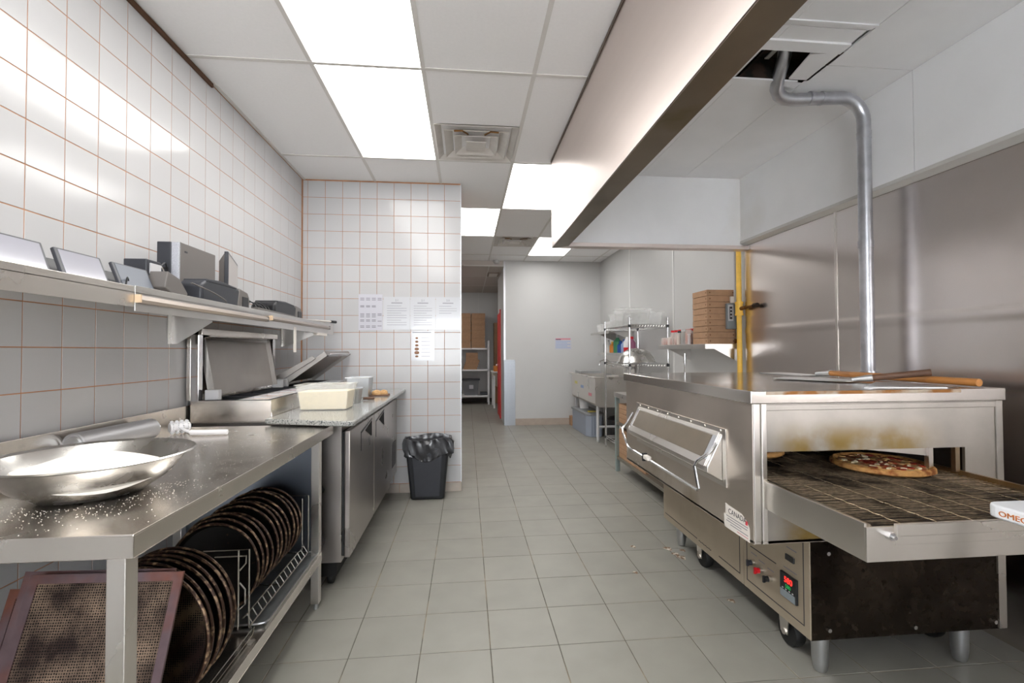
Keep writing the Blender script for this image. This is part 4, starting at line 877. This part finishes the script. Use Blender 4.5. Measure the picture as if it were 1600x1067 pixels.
# things on the shelf
def tablet(y0, y1, xb, xt, zt_, label, glass, thick=.012, tilt_y=.36):
    t = thing('tablet', (xb,(y0+y1)/2,SHZ), label, 'tablet', 'tablets on the wall shelf')
    a = Vector((xb,0,SHZ+.002)); b_ = Vector((xt,0,zt_)); d_ = (b_-a); n_ = Vector((-d_.z,0,d_.x)).normalized(); n_ = n_ if n_.x < 0 else -n_   # behind = -x
    def slab(f0, f1, o0, o1, ya, yb):
        p = [a+d_*f0+n_*o0, a+d_*f1+n_*o0, a+d_*f1+n_*o1, a+d_*f0+n_*o1]
        return [(q.x,ya+tilt_y*(q.z-SHZ),q.z) for q in p], [(q.x,yb+tilt_y*(q.z-SHZ),q.z) for q in p]
    B().hexa(*slab(0,1,0,thick,y0,y1)).obj('casing', CHAR, t, bev=.004)
    B().hexa(*slab(.05,.94,-.0012,.0,y0+.012,y1-.012)).obj('screen' if glass else 'back_cover', SCREEN if glass else M('slate back', (92,98,108), .4), t)
    s_ = B().prism([(0,0),(.05,0),(0,.09)], 1, (y0+y1)/2-.04, (y0+y1)/2+.04); s_.tf(Matrix.Translation((xb-.13,0,SHZ+.002))).obj('stand', BLACK, t)
    return t
tablet(1.22, 1.477, -1.20, -1.272, 1.636, 'leftmost tablet with bright reflecting screen on the near shelf', True)
tablet(1.517, 1.702, -1.20, -1.272, 1.634, 'second tablet with bright reflecting screen beside the leftmost one', True)
tablet(1.752, 1.939, -1.20, -1.272, 1.633, 'slate grey tablet seen from behind, right of the bright tablets', False)
t = thing('power_adapter', (-1.30,1.96,1.6), 'small black adapter box perched behind the grey tablet', 'adapter')
B().box(-1.40, -1.31, 2.04, 2.13, 1.515, 1.69).obj('case', CHAR, t, bev=.004)
B().box(-1.31, -1.302, 2.055, 2.12, 1.63, 1.675).obj('port_plate', LGREY, t, bev=.002)
t = thing('desktop_computer', (-1.345,2.4,SHZ), 'upright black desktop computer with grey side panel on the shelf', 'computer')
B().box(-1.395, -1.30, 2.25, 2.545, SHZ, 1.807).obj('case', GREYP, t, bev=.003)
fp = B().box(-1.394, -1.334, 2.236, 2.25, SHZ+.002, 1.806).obj('front_panel', CHAR, t, bev=.003)
B().box(-1.334, -1.302, 2.238, 2.25, SHZ+.002, 1.805).obj('silver_grille', M('perforated silver', (186,188,196), .5, .3, var=.3, scale=260), t, bev=.002)
for z in (1.66, 1.685):
    for x in (-1.36, -1.348): B().box(x-.004, x+.004, 2.232, 2.237, z-.006, z+.004).obj('port', BLACK, fp)
B().box(-1.3, -1.2985, 2.28, 2.30, 1.765, 1.772).obj('logo_mark', CHAR, t)
B().tube([(-1.315,2.55,1.69),(-1.31,2.57,1.64),(-1.305,2.58,1.54)], .006, 8).obj('video_cable', M('blue plug', (44,44,140), .5), t, smooth=True)
t = thing('card_reader', (-1.24,2.06,SHZ), 'grey boxy terminal lying tilted in front of the computer', 'terminal')
b = B().prism([(-.07,-.03),(.06,-.04),(.075,.02),(.0,.05),(-.08,.04)], 0, -.035, .035)
b.tf(Matrix.Translation((-1.235,2.055,SHZ+.050)) @ Matrix.Rotation(math.radians(-22),4,'X')).obj('body', GREYP, t, bev=.004)
def printer(y0, y1, x0, x1, z1, label, body):
    t = thing('receipt_printer', ((x0+x1)/2,(y0+y1)/2,SHZ), label, 'printer', 'receipt printers on the shelf')
    L_ = y1-y0; h = z1-SHZ
    B().prism([(y0,SHZ),(y1,SHZ),(y1,SHZ+h*.62),(y1-.05*L_,SHZ+h*.80),(y0+.75*L_,SHZ+h*.90),(y0+.35*L_,SHZ+h),(y0+.10*L_,SHZ+h*.97),(y0,SHZ+h*.75)], 0, x0, x1).obj('body', body, t, bev=.012)
    B().prism([(y0+.70*L_,SHZ+.005),(y1+.004,SHZ+.005),(y1+.004,SHZ+h*.62),(y1-.04*L_,SHZ+h*.84),(y0+.76*L_,SHZ+h*.93)], 0, x0-.003, x1+.003).obj('front_cover', GREYP, t, bev=.006)
    B().box(x1+.003, x1+.006, y0+.82*L_, y1-.04*L_, SHZ+h*.2, SHZ+h*.62).obj('paper_slot', BLACK, t)
    B().prism([(y0+.08*L_,SHZ+h*.96),(y0+.36*L_,SHZ+h*1.01),(y0+.7*L_,SHZ+h*.93),(y0+.7*L_,SHZ+h*.86),(y0+.08*L_,SHZ+h*.86)], 0, x0+.004, x1+.002).obj('lid', CHAR, t, bev=.004)
printer(2.21, 2.66, -1.29, -1.185, 1.645, 'charcoal receipt printer between the computer and the monitor', CHAR)
printer(3.02, 3.49, -1.33, -1.19, 1.632, 'black receipt printer at the far end of the shelf', BLACK)
t = thing('monitor', (-1.36,2.85,SHZ), 'thin monitor turned edge on behind the charcoal printer', 'monitor')
mm = Matrix.Translation((-1.345,2.80,SHZ)) @ Matrix.Rotation(math.radians(14),4,'Z')
b = B().hexa([(-.02,-.07,.06),(.0,-.07,.06),(.0,.17,.03),(-.02,.17,.03)], [(-.02,-.07,.352),(.0,-.07,.352),(.0,.17,.318),(-.02,.17,.318)]); b.tf(mm); b.obj('casing', CHAR, t, bev=.003)
b = B().hexa([(.0,-.06,.075),(.0015,-.06,.075),(.0015,.16,.045),(.0,.16,.045)], [(.0,-.06,.338),(.0015,-.06,.338),(.0015,.16,.306),(.0,.16,.306)]); b.tf(mm); b.obj('screen', M('monitor screen', (176,172,170), .25), t)
b = B().hexa([(-.05,-.05,.08),(-.02,-.065,.07),(-.02,.12,.06),(-.05,.08,.08)], [(-.05,-.05,.30),(-.02,-.065,.345),(-.02,.12,.31),(-.05,.08,.28)]); b.tf(mm); b.obj('back_cover', GREYP, t, bev=.004)
B().box(-1.40, -1.25, 2.76, 2.95, SHZ, SHZ+.012).box(-1.375, -1.345, 2.82, 2.87, SHZ+.01, SHZ+.12).obj('stand', BLACK, t)
def cable(pts, label, mat=BLACK, r=.003, name='cable', group='loose cables on the shelf'):
    # smooth polyline through control points
    P = [Vector(p) for p in pts]; out = []
    for i in range(len(P)-1):
        p0, p1, p2, p3 = P[max(i-1,0)], P[i], P[i+1], P[min(i+2,len(P)-1)]
        for k in range(6):
            u = k/6; out.append(.5*((2*p1)+(p2-p0)*u+(2*p0-5*p1+4*p2-p3)*u*u+(3*p1-p0-3*p2+p3)*u**3))
    out.append(P[-1])
    tag(B().tube(out, r, 6).obj(name, mat, None, smooth=True, org=tuple(P[0])), label, 'cable', group)
cable([(-1.2,1.76,SHZ+.01),(-1.22,1.80,1.575),(-1.24,1.84,1.54),(-1.22,1.82,SHZ+.01)], 'thin black cable looping beside the second tablet')
cable([(-1.345,2.23,1.67),(-1.33,2.19,1.70),(-1.32,2.13,1.66),(-1.30,2.09,1.60),(-1.27,2.03,1.55),(-1.22,2.0,1.53)], 'black cable plugged into the computer front')
cable([(-1.355,2.23,1.66),(-1.34,2.18,1.68),(-1.31,2.12,1.64),(-1.26,2.06,1.58),(-1.2,2.03,1.545)], 'white cable hanging from the computer front', WP if False else M('white cable', (222,220,216), .5))
cable([(-1.17,2.10,1.60),(-1.165,2.25,1.58),(-1.162,2.36,1.555),(-1.165,2.38,1.54)], 'grey cable draped across the charcoal printer', GREYP)
coil = []
for k in range(5):
    y = 2.76+k*.045
    coil += [(-1.25,y,SHZ+.02),(-1.255,y+.02,SHZ+.085-.008*(k % 3)),(-1.22,y+.055,SHZ+.06),(-1.2,y+.03,SHZ+.02)]
cable(coil, 'tangled black cable coil between the two printers')
t = tag(B().prism([(2.70,1.536),(3.25,1.536),(3.25,1.545),(2.70,1.552)], 0, -1.19, -1.155).obj('flat_keypad', GREYP, None, org=(-1.17,2.95,1.536)), 'flat grey keyboard edge lying along the shelf front', 'keyboard')
t = thing('ladle', (-1.2,3.95,SHZ), 'dark utensil end sticking out at the shelf end', 'utensil')
B().tube([(-1.25,3.70,1.548),(-1.16,3.95,1.552),(-1.13,4.0,1.552)], .008, 8).obj('handle', STEEL, t, smooth=True)
B().tube([(-1.13,4.0,1.552),(-1.105,4.06,1.552)], .012, 8).obj('grip', BLACK, t, smooth=True)

# ------------------------------------------------------------------ right wall shelf, boxes, jars, switch box
t = thing('wall_shelf', (2.2,4.3,1.34), 'stainless wall shelf holding spice jars and pizza boxes', 'shelf')
B().box(2.05, XR-.005, 3.83, 4.80, 1.352, 1.358).box(2.05, 2.054, 3.83, 4.80, 1.315, 1.352).box(2.05, XR-.005, 3.83, 3.834, 1.315, 1.352).obj('shelf_plate', SHELF2, t, bev=.001)
for y in (3.85, 4.76): B().prism([(2.14,1.316),(XR-.006,1.316),(XR-.006,1.19)], 1, y, y+.004).obj('bracket', SHELF2, t)
BXZ = 1.358
def card_box(x0, x1, y0, y1, z0, z1, label, group, tabs=True):
    t = thing('pizza_box', ((x0+x1)/2,(y0+y1)/2,z0), label, 'box', group)
    b = B().box(x0, x1, y0, y1, z0+.0015, z1-.0015).obj('carton', CARD, t, bev=.0012)
    if tabs:
        B().box(x0+.02, x0+.03, y0-.0012, y0, (z0+z1)/2-.006, (z0+z1)/2+.006).obj('lock_tab', CARDD, t)
        B().box(x0-.0012, x0, y0+.02, y0+.03, (z0+z1)/2-.006, (z0+z1)/2+.006).obj('lock_tab', CARDD, t)
        B().box(x1-.03, x1-.02, y0-.0012, y0, (z0+z1)/2-.006, (z0+z1)/2+.006).obj('lock_tab', CARDD, t)
    return t
for i in range(9):
    j = random.uniform(-.004,.004); names = ('lowest', 'second lowest', 'third', 'fourth', 'middle', 'sixth', 'seventh', 'second highest', 'topmost')
    card_box(2.115+j, 2.378+j*.2, 3.905+j, 4.17+j, BXZ+i*.0535, BXZ+(i+1)*.0535, names[i]+' brown pizza box in the stack beside the yellow pipe', 'stacked pizza boxes on the right shelf')
JARC = M('jar plastic', (230,226,222), .12, alpha=.35)
def jar(x, y, h, r, fill, capm, label, square=False):
    t = thing('spice_jar', (x,y,BXZ), label, 'jar', 'jars on the right wall shelf')
    if square:
        B().box(x-r, x+r, y-r, y+r, BXZ, BXZ+h*.86).obj('glass', JARC, t, bev=.006); B().box(x-r+.003, x+r-.003, y-r+.003, y+r-.003, BXZ+.003, BXZ+h*.7).obj('contents', fill, t)
    else:
        B().lathe([(0,0),(r,0),(r,h*.78),(r*.8,h*.88),(0,h*.88)], (x,y,BXZ), 16).obj('glass', JARC, t, smooth=True); B().lathe([(0,.003),(r-.003,.003),(r-.003,h*.66),(0,h*.66)], (x,y,BXZ), 14).obj('contents', fill, t, smooth=True)
    if capm: B().lathe([(r*.82,h*.86),(r*.86,h*.87),(r*.86,h),(0,h)], (x,y,BXZ), 16).obj('cap', capm, t, smooth=True)
for i, f_ in enumerate((SPICE2, SPICE, SPICE, FOODW, SPICE, SPICE2, SPICE)):
    jar(2.085, 4.765-i*.052, .085, .022, f_, None, ORD[i]+' small cup of spice from the far end of the right shelf front row')
for i in range(6):
    jar(2.19, 4.75-i*.085, .155, .030, (FOODW, FOODW, SPICE2, FOODW, SPICE, FOODW)[i], BLACK if i == 3 else REDP, ('jar with black cap among the red capped jars' if i == 3 else ORD[i]+' red capped spice jar from the far end of the right shelf'))
jar(2.09, 4.385, .135, .026, FOODW, CHAR, 'clear spice jar with white label beside the small cups', True)
jar(2.10, 4.315, .145, .034, CHAR, LGREY, 'dark filled spice jar with grey lid near the pizza boxes')
jar(2.11, 4.245, .165, .034, SPICE, None, 'tall jar of orange brown spice next to the pizza boxes')
jar(2.09, 4.195, .10, .016, PAPER, LGREY, 'slim white bottle squeezed beside the pizza box stack')
t = thing('switch_box', (2.33,3.93,1.49), 'grey electrical disconnect box beside the yellow pipe', 'electrical box')
B().box(2.275, XR-.004, 3.865, 3.895, 1.49, 1.715).obj('box_body', GREYBOX, t, bev=.004)
k = B().box(2.285, 2.33, 3.862, 3.865, 1.56, 1.70).obj('label_plate', LGREY, t)
B().box(2.295, 2.32, 3.859, 3.862, 1.575, 1.685).obj('switch_window', INKD, k)
for z in (1.60, 1.63, 1.66): B().box(2.300, 2.315, 3.857, 3.859, z-.006, z+.006).obj('indicator', LGREY, k)
B().tube([(2.36,3.88,1.715),(2.36,3.88,2.2)], .012, 10).obj('conduit', LGREY, t, smooth=True)
B().box(2.315, 2.345, 3.868, 3.89, 1.72, 1.775).obj('tag', STICK, t)
t = tag(B().box(2.345, XR-.004, 3.845, 3.875, 1.365, 1.40).obj('outlet', BRASS, None, bev=.003, org=(2.37,3.86,1.37)), 'small dark fitting on the wall beneath the grey box', 'fitting')

# ------------------------------------------------------------------ wire shelving, sink, side table
t = thing('wire_shelving', (2.1,5.67,0), 'chrome wire shelving unit between the sink and the shelf', 'shelving')
WX0, WX1, WY0, WY1 = 1.875, 2.335, 5.21, 6.16
for (x, y) in ((WX0,WY0),(WX0,WY1),(WX1,WY0),(WX1,WY1)):
    p = B().tube([(x,y,.0),(x,y,1.69)], .0125, 12).obj('post', CHROME, t, smooth=True)
    B().tube([(x,y,1.69),(x,y,1.70)], .014, 12).obj('post_cap', LGREY, p)
for z in (.15, 1.145, 1.60):
    b = B()
    for (a, bq) in (((WX0,WY0),(WX1,WY0)),((WX1,WY0),(WX1,WY1)),((WX1,WY1),(WX0,WY1)),((WX0,WY1),(WX0,WY0))):
        for dz in (0, -.03): b.tube([(a[0],a[1],z+dz),(bq[0],bq[1],z+dz)], .0035, 5)
        for q in range(14):
            u = (q+.5)/14; v = (q+1)/14; A_, B2 = Vector((a[0],a[1],z)), Vector((bq[0],bq[1],z))
            b.tube([tuple(A_.lerp(B2,q/14)), tuple(A_.lerp(B2,u)+Vector((0,0,-.03))), tuple(A_.lerp(B2,v))], .002, 4)
    for q in range(30): y = WY0+(q+.5)*(WY1-WY0)/30; b.tube([(WX0,y,z+.004),(WX1,y,z+.004)], .002, 4)
    tag(b.obj('wire_shelf', CHROME, t))
    for (x, y) in ((WX0,WY0),(WX0,WY1),(WX1,WY0),(WX1,WY1)): B().tube([(x,y,z-.03),(x,y,z+.004)], .017, 10).obj('collar', BLACK, t)
def clear_bin(x0, x1, y0, y1, z0, z1, label):
    t = thing('clear_bin', ((x0+x1)/2,(y0+y1)/2,z0), label, 'bin', 'clear plastic bins on top of the wire shelving')
    frustum(B(), x0, x1, y0, y1, z0, z1, .02, .004).obj('wall', CLEAR, t, bev=.003)
    B().box(x0-.012, x1+.012, y0-.012, y0, z1-.008, z1).box(x0-.012, x1+.012, y1, y1+.012, z1-.008, z1).box(x0-.012, x0, y0, y1, z1-.008, z1).box(x1, x1+.012, y0, y1, z1-.008, z1).obj('rim', CLEAR, t)
clear_bin(1.90, 2.30, 5.26, 5.52, 1.609, 1.76, 'nearest low clear plastic bin on the wire shelving top')
clear_bin(1.90, 2.28, 5.56, 5.86, 1.609, 1.83, 'tallest clear plastic bin in the middle of the shelving top')
clear_bin(1.92, 2.28, 5.90, 6.13, 1.609, 1.78, 'farthest clear plastic bin on the wire shelving top')
b = B().lathe([(.235,0),(.232,.006),(.205,.07),(.16,.125),(.10,.16),(.04,.175),(0,.177)], (2.08,5.55,1.155), 40)
t = thing('steel_bowl', (2.08,5.55,1.155), 'large upturned steel bowl on the middle wire shelf', 'bowl'); b.obj('shell', M('bowl steel', (204,202,198), .26, 1), t, smooth=True)
B().tube([(2.08+.235*math.cos(a*.1309),5.55+.235*math.sin(a*.1309),1.157) for a in range(49)], .006, 6, caps=False).obj('rim', CHROME, t, smooth=True)
t = thing('wall_shelf', (2.2,7.2,1.55), 'small steel wall shelf above the sink holding clear bins', 'shelf')
B().box(2.0, XR-.005, 6.4, 7.35, 1.575, 1.581).box(2.0, 2.004, 6.4, 7.35, 1.545, 1.575).obj('shelf_plate', SHELF2, t)
for y in (6.5, 7.25): B().prism([(2.06,1.575),(XR-.006,1.575),(XR-.006,1.44)], 1, y, y+.004).obj('bracket', SHELF2, t)
for i in range(2):
    x0, y0 = 2.06, 6.45+i*.42; tt = thing('clear_bin', (x0+.15,y0+.18,1.581), ('clear plastic bin at the near end of the small sink shelf','clear plastic bin at the far end of the small sink shelf')[i], 'bin', 'clear bins on the sink shelf')
    frustum(B(), x0, x0+.3, y0, y0+.36, 1.582, 1.73-.02*i, .02, .004).obj('wall', CLEAR, tt)
t = thing('wall_shelf', (2.25,6.6,1.26), 'lower steel wall shelf with cleaning bottles behind the wire shelving', 'shelf')
B().box(2.12, XR-.005, 5.95, 7.35, 1.262, 1.268).box(2.12, 2.124, 5.95, 7.35, 1.235, 1.262).obj('shelf_plate', SHELF2, t)
def bottle(y, h, r, body, cap, label, x=2.2):
    t = thing('bottle', (x,y,1.268), label, 'bottle', 'cleaning bottles on the lower shelf')
    B().lathe([(0,0),(r,0),(r,h*.62),(r*.45,h*.78),(r*.35,h*.86),(0,h*.86)], (x,y,1.268), 16).obj('body', body, t, smooth=True)
    B().lathe([(r*.42,h*.85),(r*.42,h),(0,h)], (x,y,1.268), 12).obj('cap', cap, t, smooth=True)
bottle(7.25, .20, .03, M('clear bottle', (220,224,222), .2, alpha=.5), LGREY, 'clear bottle at the far end of the lower shelf')
bottle(7.05, .20, .04, M('white bottle', (222,222,220), .4), LGREY, 'white bottle beside the orange one on the lower shelf')
bottle(6.86, .17, .045, ORANGE, YELLOW, 'orange bottle on the lower shelf')
bottle(6.62, .26, .06, GREEN, LGREY, 'green bottle on the lower shelf')
bottle(6.48, .17, .05, BLUE, BLUE, 'dark blue bottle on the lower shelf')
bottle(6.33, .19, .045, M('light blue bottle', (150,170,210), .4), BLUE, 'light blue bottle on the lower shelf')
bottle(6.02, .22, .05, M('mauve bottle', (150,90,120), .4), REDP, 'mauve bottle at the near end of the lower shelf')
t = thing('plastic_jug', (2.22,6.16,1.268), 'red and white round tub on the lower shelf', 'tub')
B().lathe([(0,0),(.085,0),(.085,.075),(0,.075)], (2.22,6.16,1.268), 20).obj('red_band', REDP, t, smooth=True)
B().lathe([(.085,.075),(.085,.15),(.06,.19),(.055,.22),(0,.22)], (2.22,6.16,1.268), 20).obj('upper_body', WP, t, smooth=True)
# sink
t = thing('sink_unit', (2.1,7.1,0), 'stainless compartment sink with tall backsplash in the far corner', 'sink')
KX0, KX1, KY0, KY1, KZ = 1.80, XR-.012, 6.40, 7.85, .915
B().box(KX0, KX1, KY0, KY0+.004, .53, KZ).box(KX0, KX0+.004, KY0, KY1, .55, KZ).box(KX0, KX1, KY1-.004, KY1, .53, KZ).box(KX0, KX1, KY0, KY1, .53, .534).box(KX0, KX1, 7.1, 7.11, .53, KZ).obj('basin', STEEL, t, bev=.002)
B().box(KX0-.03, KX0+.03, KY0-.02, KY1+.1, KZ-.006, KZ+.012).box(KX0, KX1, KY0-.02, KY0+.02, KZ-.006, KZ+.012).obj('rolled_rim', STEEL, t, bev=.006)
B().box(KX1-.006, KX1, KY0, KY1, KZ, 1.22).obj('backsplash', STEEL, t)
B().prism([(KX0,.53),(KX1,.53),(KX1,.50),(KX0+.06,.50)], 1, KY0, 7.1).obj('basin_bottom', STEEL, t)
for (x, y) in ((1.85,6.46),(1.85,7.78),(2.3,6.46),(2.3,7.78)):
    B().tube([(x,y,.03),(x,y,.54)], .021, 12).obj('leg', LGREY, t, smooth=True); B().tube([(x,y,0),(x,y,.03)], .014, 10, r1=.021).obj('foot', ALU, t)
B().tube([(1.85,6.46,.22),(2.3,6.46,.22)], .017, 10).obj('cross_brace', LGREY, t, smooth=True)
for (y, mt, z) in ((7.55,M('yellow label', (214,204,120), .6),.78),(7.15,CYAN,.74),(6.68,PINK,.66)): B().box(KX0-.0014, KX0-.0002, y-.09, y+.09, z-.022, z+.022).obj('basin_label', mt, t)
fa = B().tube([(KX1-.006,7.3,1.05),(KX1-.06,7.3,1.05),(KX1-.10,7.3,1.13),(KX1-.16,7.3,1.16),(KX1-.24,7.3,1.13),(KX1-.26,7.3,1.06)], .011, 10).obj('faucet', CHROME, t, smooth=True)
for y in (7.2, 7.4): B().tube([(KX1-.006,y,1.05),(KX1-.06,y,1.05)], .022, 12).obj('tap_handle', CHROME, fa, smooth=True)
f2 = B().tube([(KX1-.006,6.6,1.04),(KX1-.07,6.6,1.04),(KX1-.07,6.35,1.04)], .015, 10).obj('faucet', CHROME, t, smooth=True)
for y in (6.4, 6.52, 6.66): B().tube([(KX1-.006,y,1.05),(KX1-.05,y,1.05)], .02, 10).obj('tap_handle', CHROME, f2, smooth=True)
tag(B().box(1.86, 2.2, 7.45, 7.85, KZ+.013, KZ+.05).obj('draining_tray', ALU, None, bev=.003, org=(2,7.6,KZ)), 'shallow steel tray on the sink rim', 'tray')
t = thing('grease_trap', (1.98,7.2,0), 'grey lidded grease trap box on the floor beneath the sink', 'grease trap')
GT = M('grey trap', (150,158,172), .5)
B().prism([(1.78,7.75),(1.80,6.95),(1.86,6.85),(2.02,6.85),(2.06,6.92),(2.06,7.75)], 2, 0, .32).obj('body', GT, t, bev=.008)
B().prism([(1.765,7.77),(1.785,6.94),(1.85,6.835),(2.03,6.835),(2.075,6.91),(2.075,7.77)], 2, .32, .355).obj('lid', M('trap lid', (138,140,142), .5), t, bev=.006)
for x in (1.87, 1.91, 1.95, 1.99): B().box(x, x+.006, 6.846, 6.85, .03, .30).obj('rib', M('rib', (116,124,140), .5), t)
tag(B().box(1.86, 1.98, 7.0, 7.06, .356, .372).obj('scrub_sponge', M('yellow sponge', (206,190,90), .8), None, bev=.004, org=(1.9,7.03,.356)), 'yellow sponge lying on the grease trap lid', 'sponge')
tag(B().lathe([(0,0),(.07,0),(.08,.16),(0,.17)], (1.92,7.5,.356), 16).obj('white_container', WP, None, smooth=True, org=(1.92,7.5,.356)), 'white container standing on the grease trap', 'container')
tag(B().lathe([(0,0),(.13,0),(.15,.05),(.13,.30),(.08,.34),(0,.36)], (2.16,6.62,0), 18, wob=.06).obj('garbage_bag', BAG, None, smooth=True, org=(2.16,6.62,0)), 'dark bag stuffed under the sink behind the leg', 'bag')
tag(B().box(1.80, 2.03, 7.95, 8.085, 0, .16).obj('carton', CARD, None, bev=.003, org=(1.9,8.0,0)), 'small cardboard carton on the floor by the far wall', 'box')
tag(B().lathe([(0,0),(.10,0),(.11,.02),(.11,.24),(.09,.26),(0,.26)], (2.0,5.70,.158), 20).obj('storage_tin', STICK, None, smooth=True, org=(2.0,5.70,.158)), 'pale round container on the lowest wire shelf', 'container')
# side table with pizza boxes
t = thing('side_table', (2.0,4.1,0), 'steel side table with shelves of pizza boxes behind the oven', 'table')
SX0, SX1, SY0, SY1 = 1.60, 2.30, 3.25, 4.95
B().box(SX0, SX1, SY0, SY1, .825, .85).box(SX0, SX0+.004, SY0, SY1, .80, .825).box(SX0, SX1, SY1-.004, SY1, .80, .825).obj('table_top', STEEL, t, bev=.003)
for z in (.535, .165): B().box(SX0+.01, SX1-.01, SY0+.01, SY1-.01, z-.03, z).obj('shelf', M('aged shelf steel', (150,146,136), .4, .9), t, bev=.002)
GLEG = M('galvanised leg', (160,174,172), .4, .7)
for (x, y) in ((SX0+.025,SY0+.03),(SX0+.025,SY1-.03),(SX1-.03,SY0+.03),(SX1-.03,SY1-.03)): B().box(x-.02, x+.02, y-.02, y+.02, 0, .82).obj('leg', GLEG, t, bev=.002)
for s_, (yy) in enumerate((4.52, 4.14)):
    for i in range(6): card_box(SX0+.03, SX0+.38, yy, yy+.36, .165+i*.05, .215+i*.05, ORD[i]+(' brown box from the bottom, low side table stack nearest the leg', ' brown box from the bottom, low side table stack beside the oven')[s_], ('low pizza boxes by the leg','low pizza boxes by the oven')[s_], False)
    for i in range(4): card_box(SX0+.03, SX0+.38, yy, yy+.36, .535+i*.05, .585+i*.05, ORD[i]+(' brown box from the bottom, upper side table stack nearest the leg', ' brown box from the bottom, upper side table stack beside the oven')[s_], ('upper pizza boxes by the leg','upper pizza boxes by the oven')[s_], False)
# floor drain valve pole seen behind the oven (shelving end posts)
t = thing('utility_pole', (2.3,4.6,0), 'short chrome pole standing behind the oven beneath the shelf', 'pole')
B().tube([(2.30,4.72,.85),(2.30,4.72,1.27)], .008, 10).obj('rod', CHROME, t, smooth=True)
B().tube([(2.30,4.72,1.17),(2.30,4.72,1.25)], .016, 12).obj('sleeve', CHROME, t, smooth=True); B().tube([(2.30,4.72,.85),(2.30,4.72,.88)], .02, 12).obj('foot', CHROME, t, smooth=True)
# poster on far wall
t = thing('notice', (1.70,YF,1.32), 'small pink and blue notice on the white far wall', 'notice')
B().box(1.55, 1.85, YF-.003, YF-.001, 1.32, 1.53).obj('sheet', PAPER, t)
B().box(1.565, 1.835, YF-.004, YF-.003, 1.495, 1.52).obj('title_bar', PINK, t); B().box(1.565, 1.66, YF-.0045, YF-.004, 1.492, 1.505).obj('title_ink', M('purple ink', (96,70,100), .7), t)
for k in range(5): B().box(1.565, 1.835-(.06 if k % 2 else 0), YF-.004, YF-.003, 1.46-k*.028, 1.472-k*.028).obj('print_line', CYAN, t)

# ------------------------------------------------------------------ store room
t = thing('storage_rack', (0,11.55,0), 'white storage rack with boxes and tub in the back room', 'shelving')
for z in (1.37, .85, .22): B().box(-.75, .55, 11.3, 11.84, z-.035, z).obj('shelf', WP, t)
for x in (-.73, .53):
    for y in (11.32, 11.82): B().box(x-.02, x+.02, y-.02, y+.02, 0, 1.55 if x > 0 else 2.3).obj('post', WP, t)
for s_, (x0, x1) in enumerate(((-.42,.10),(.115,.445))):
    for i in range(20): 
        j = random.uniform(-.006,.006)
        tag(B().box(x0+j, x1+j, 11.34, 11.80, 1.371+i*.0425, 1.371+i*.0425+.040).obj('pizza_box', CARD, None, org=((x0+x1)/2,11.5,1.371+i*.0425)), ('brown pizza box in the wide stack on the top rack shelf', 'brown pizza box in the narrow stack on the top rack shelf')[s_], 'box', ('wide back room box stack','narrow back room box stack')[s_])
for i in range(7):
    w_ = .33 if i < 4 else .27
    tag(B().box(-.08+(.02*i if i < 4 else .06), -.08+(.02*i if i < 4 else .06)+w_+(0 if i < 4 else .02), 11.34, 11.72, .851+i*.058, .851+i*.058+.056).obj('pizza_box', CARD, None, org=(.1,11.5,.851+i*.058)), ORD[i]+' brown box from the bottom of the stepped stack in the back room', 'box', 'stepped back room box stack')
t = thing('storage_tub', (.05,11.5,.22), 'grey plastic storage tub with white label on lowest rack shelf', 'tub')
frustum(B(), -.10, .30, 11.34, 11.76, .221, .60, .04).obj('tub_wall', M('tub grey', (112,114,118), .5), t, bev=.006)
B().box(-.12, .32, 11.32, 11.78, .585, .615).obj('tub_lid', CHAR, t, bev=.006); B().box(.06, .16, 11.33, 11.365, .38, .47).obj('tub_label', PAPER, t)
tag(B().box(.33, .50, 11.36, 11.6, .221, .29).obj('flat_tin', CHAR, None, bev=.006, org=(.4,11.5,.22)), 'dark flat tin beside the grey storage tub', 'tin')
t = thing('utility_sink', (.9,11.2,0), 'cream utility sink half hidden by the red door', 'sink')
B().hexa([(.66,10.6,.48),(1.2,10.6,.48),(1.2,11.1,.48),(.66,11.1,.48)], [(.58,10.5,.80),(1.3,10.5,.80),(1.3,11.2,.80),(.58,11.2,.80)]).obj('basin', M('cream basin', (190,180,160), .4), t, bev=.03)
B().box(.57, 1.32, 10.48, 11.22, .80, .83).obj('rim', WP, t, bev=.008)
for (x, y) in ((.62,10.54),(1.26,10.54),(.62,11.16),(1.26,11.16)): B().box(x-.02, x+.02, y-.02, y+.02, 0, .8).obj('leg', WP, t)
tag(B().box(.62, .90, 10.6, 10.95, .832, .95).obj('food_box', ORANGE, None, bev=.004, org=(.7,11,.832)), 'orange and white box on the utility sink', 'box')
for i in range(3):
    tag(B().box(.68+.11*i, .775+.11*i, 11.54, 11.84, .0, 2.0).obj('flat_carton', CARD, None, org=(.72+.11*i,11.7,0)), ('leftmost','middle','rightmost')[i]+' tall folded brown carton standing in the back room corner', 'box', 'folded cartons in the back room')
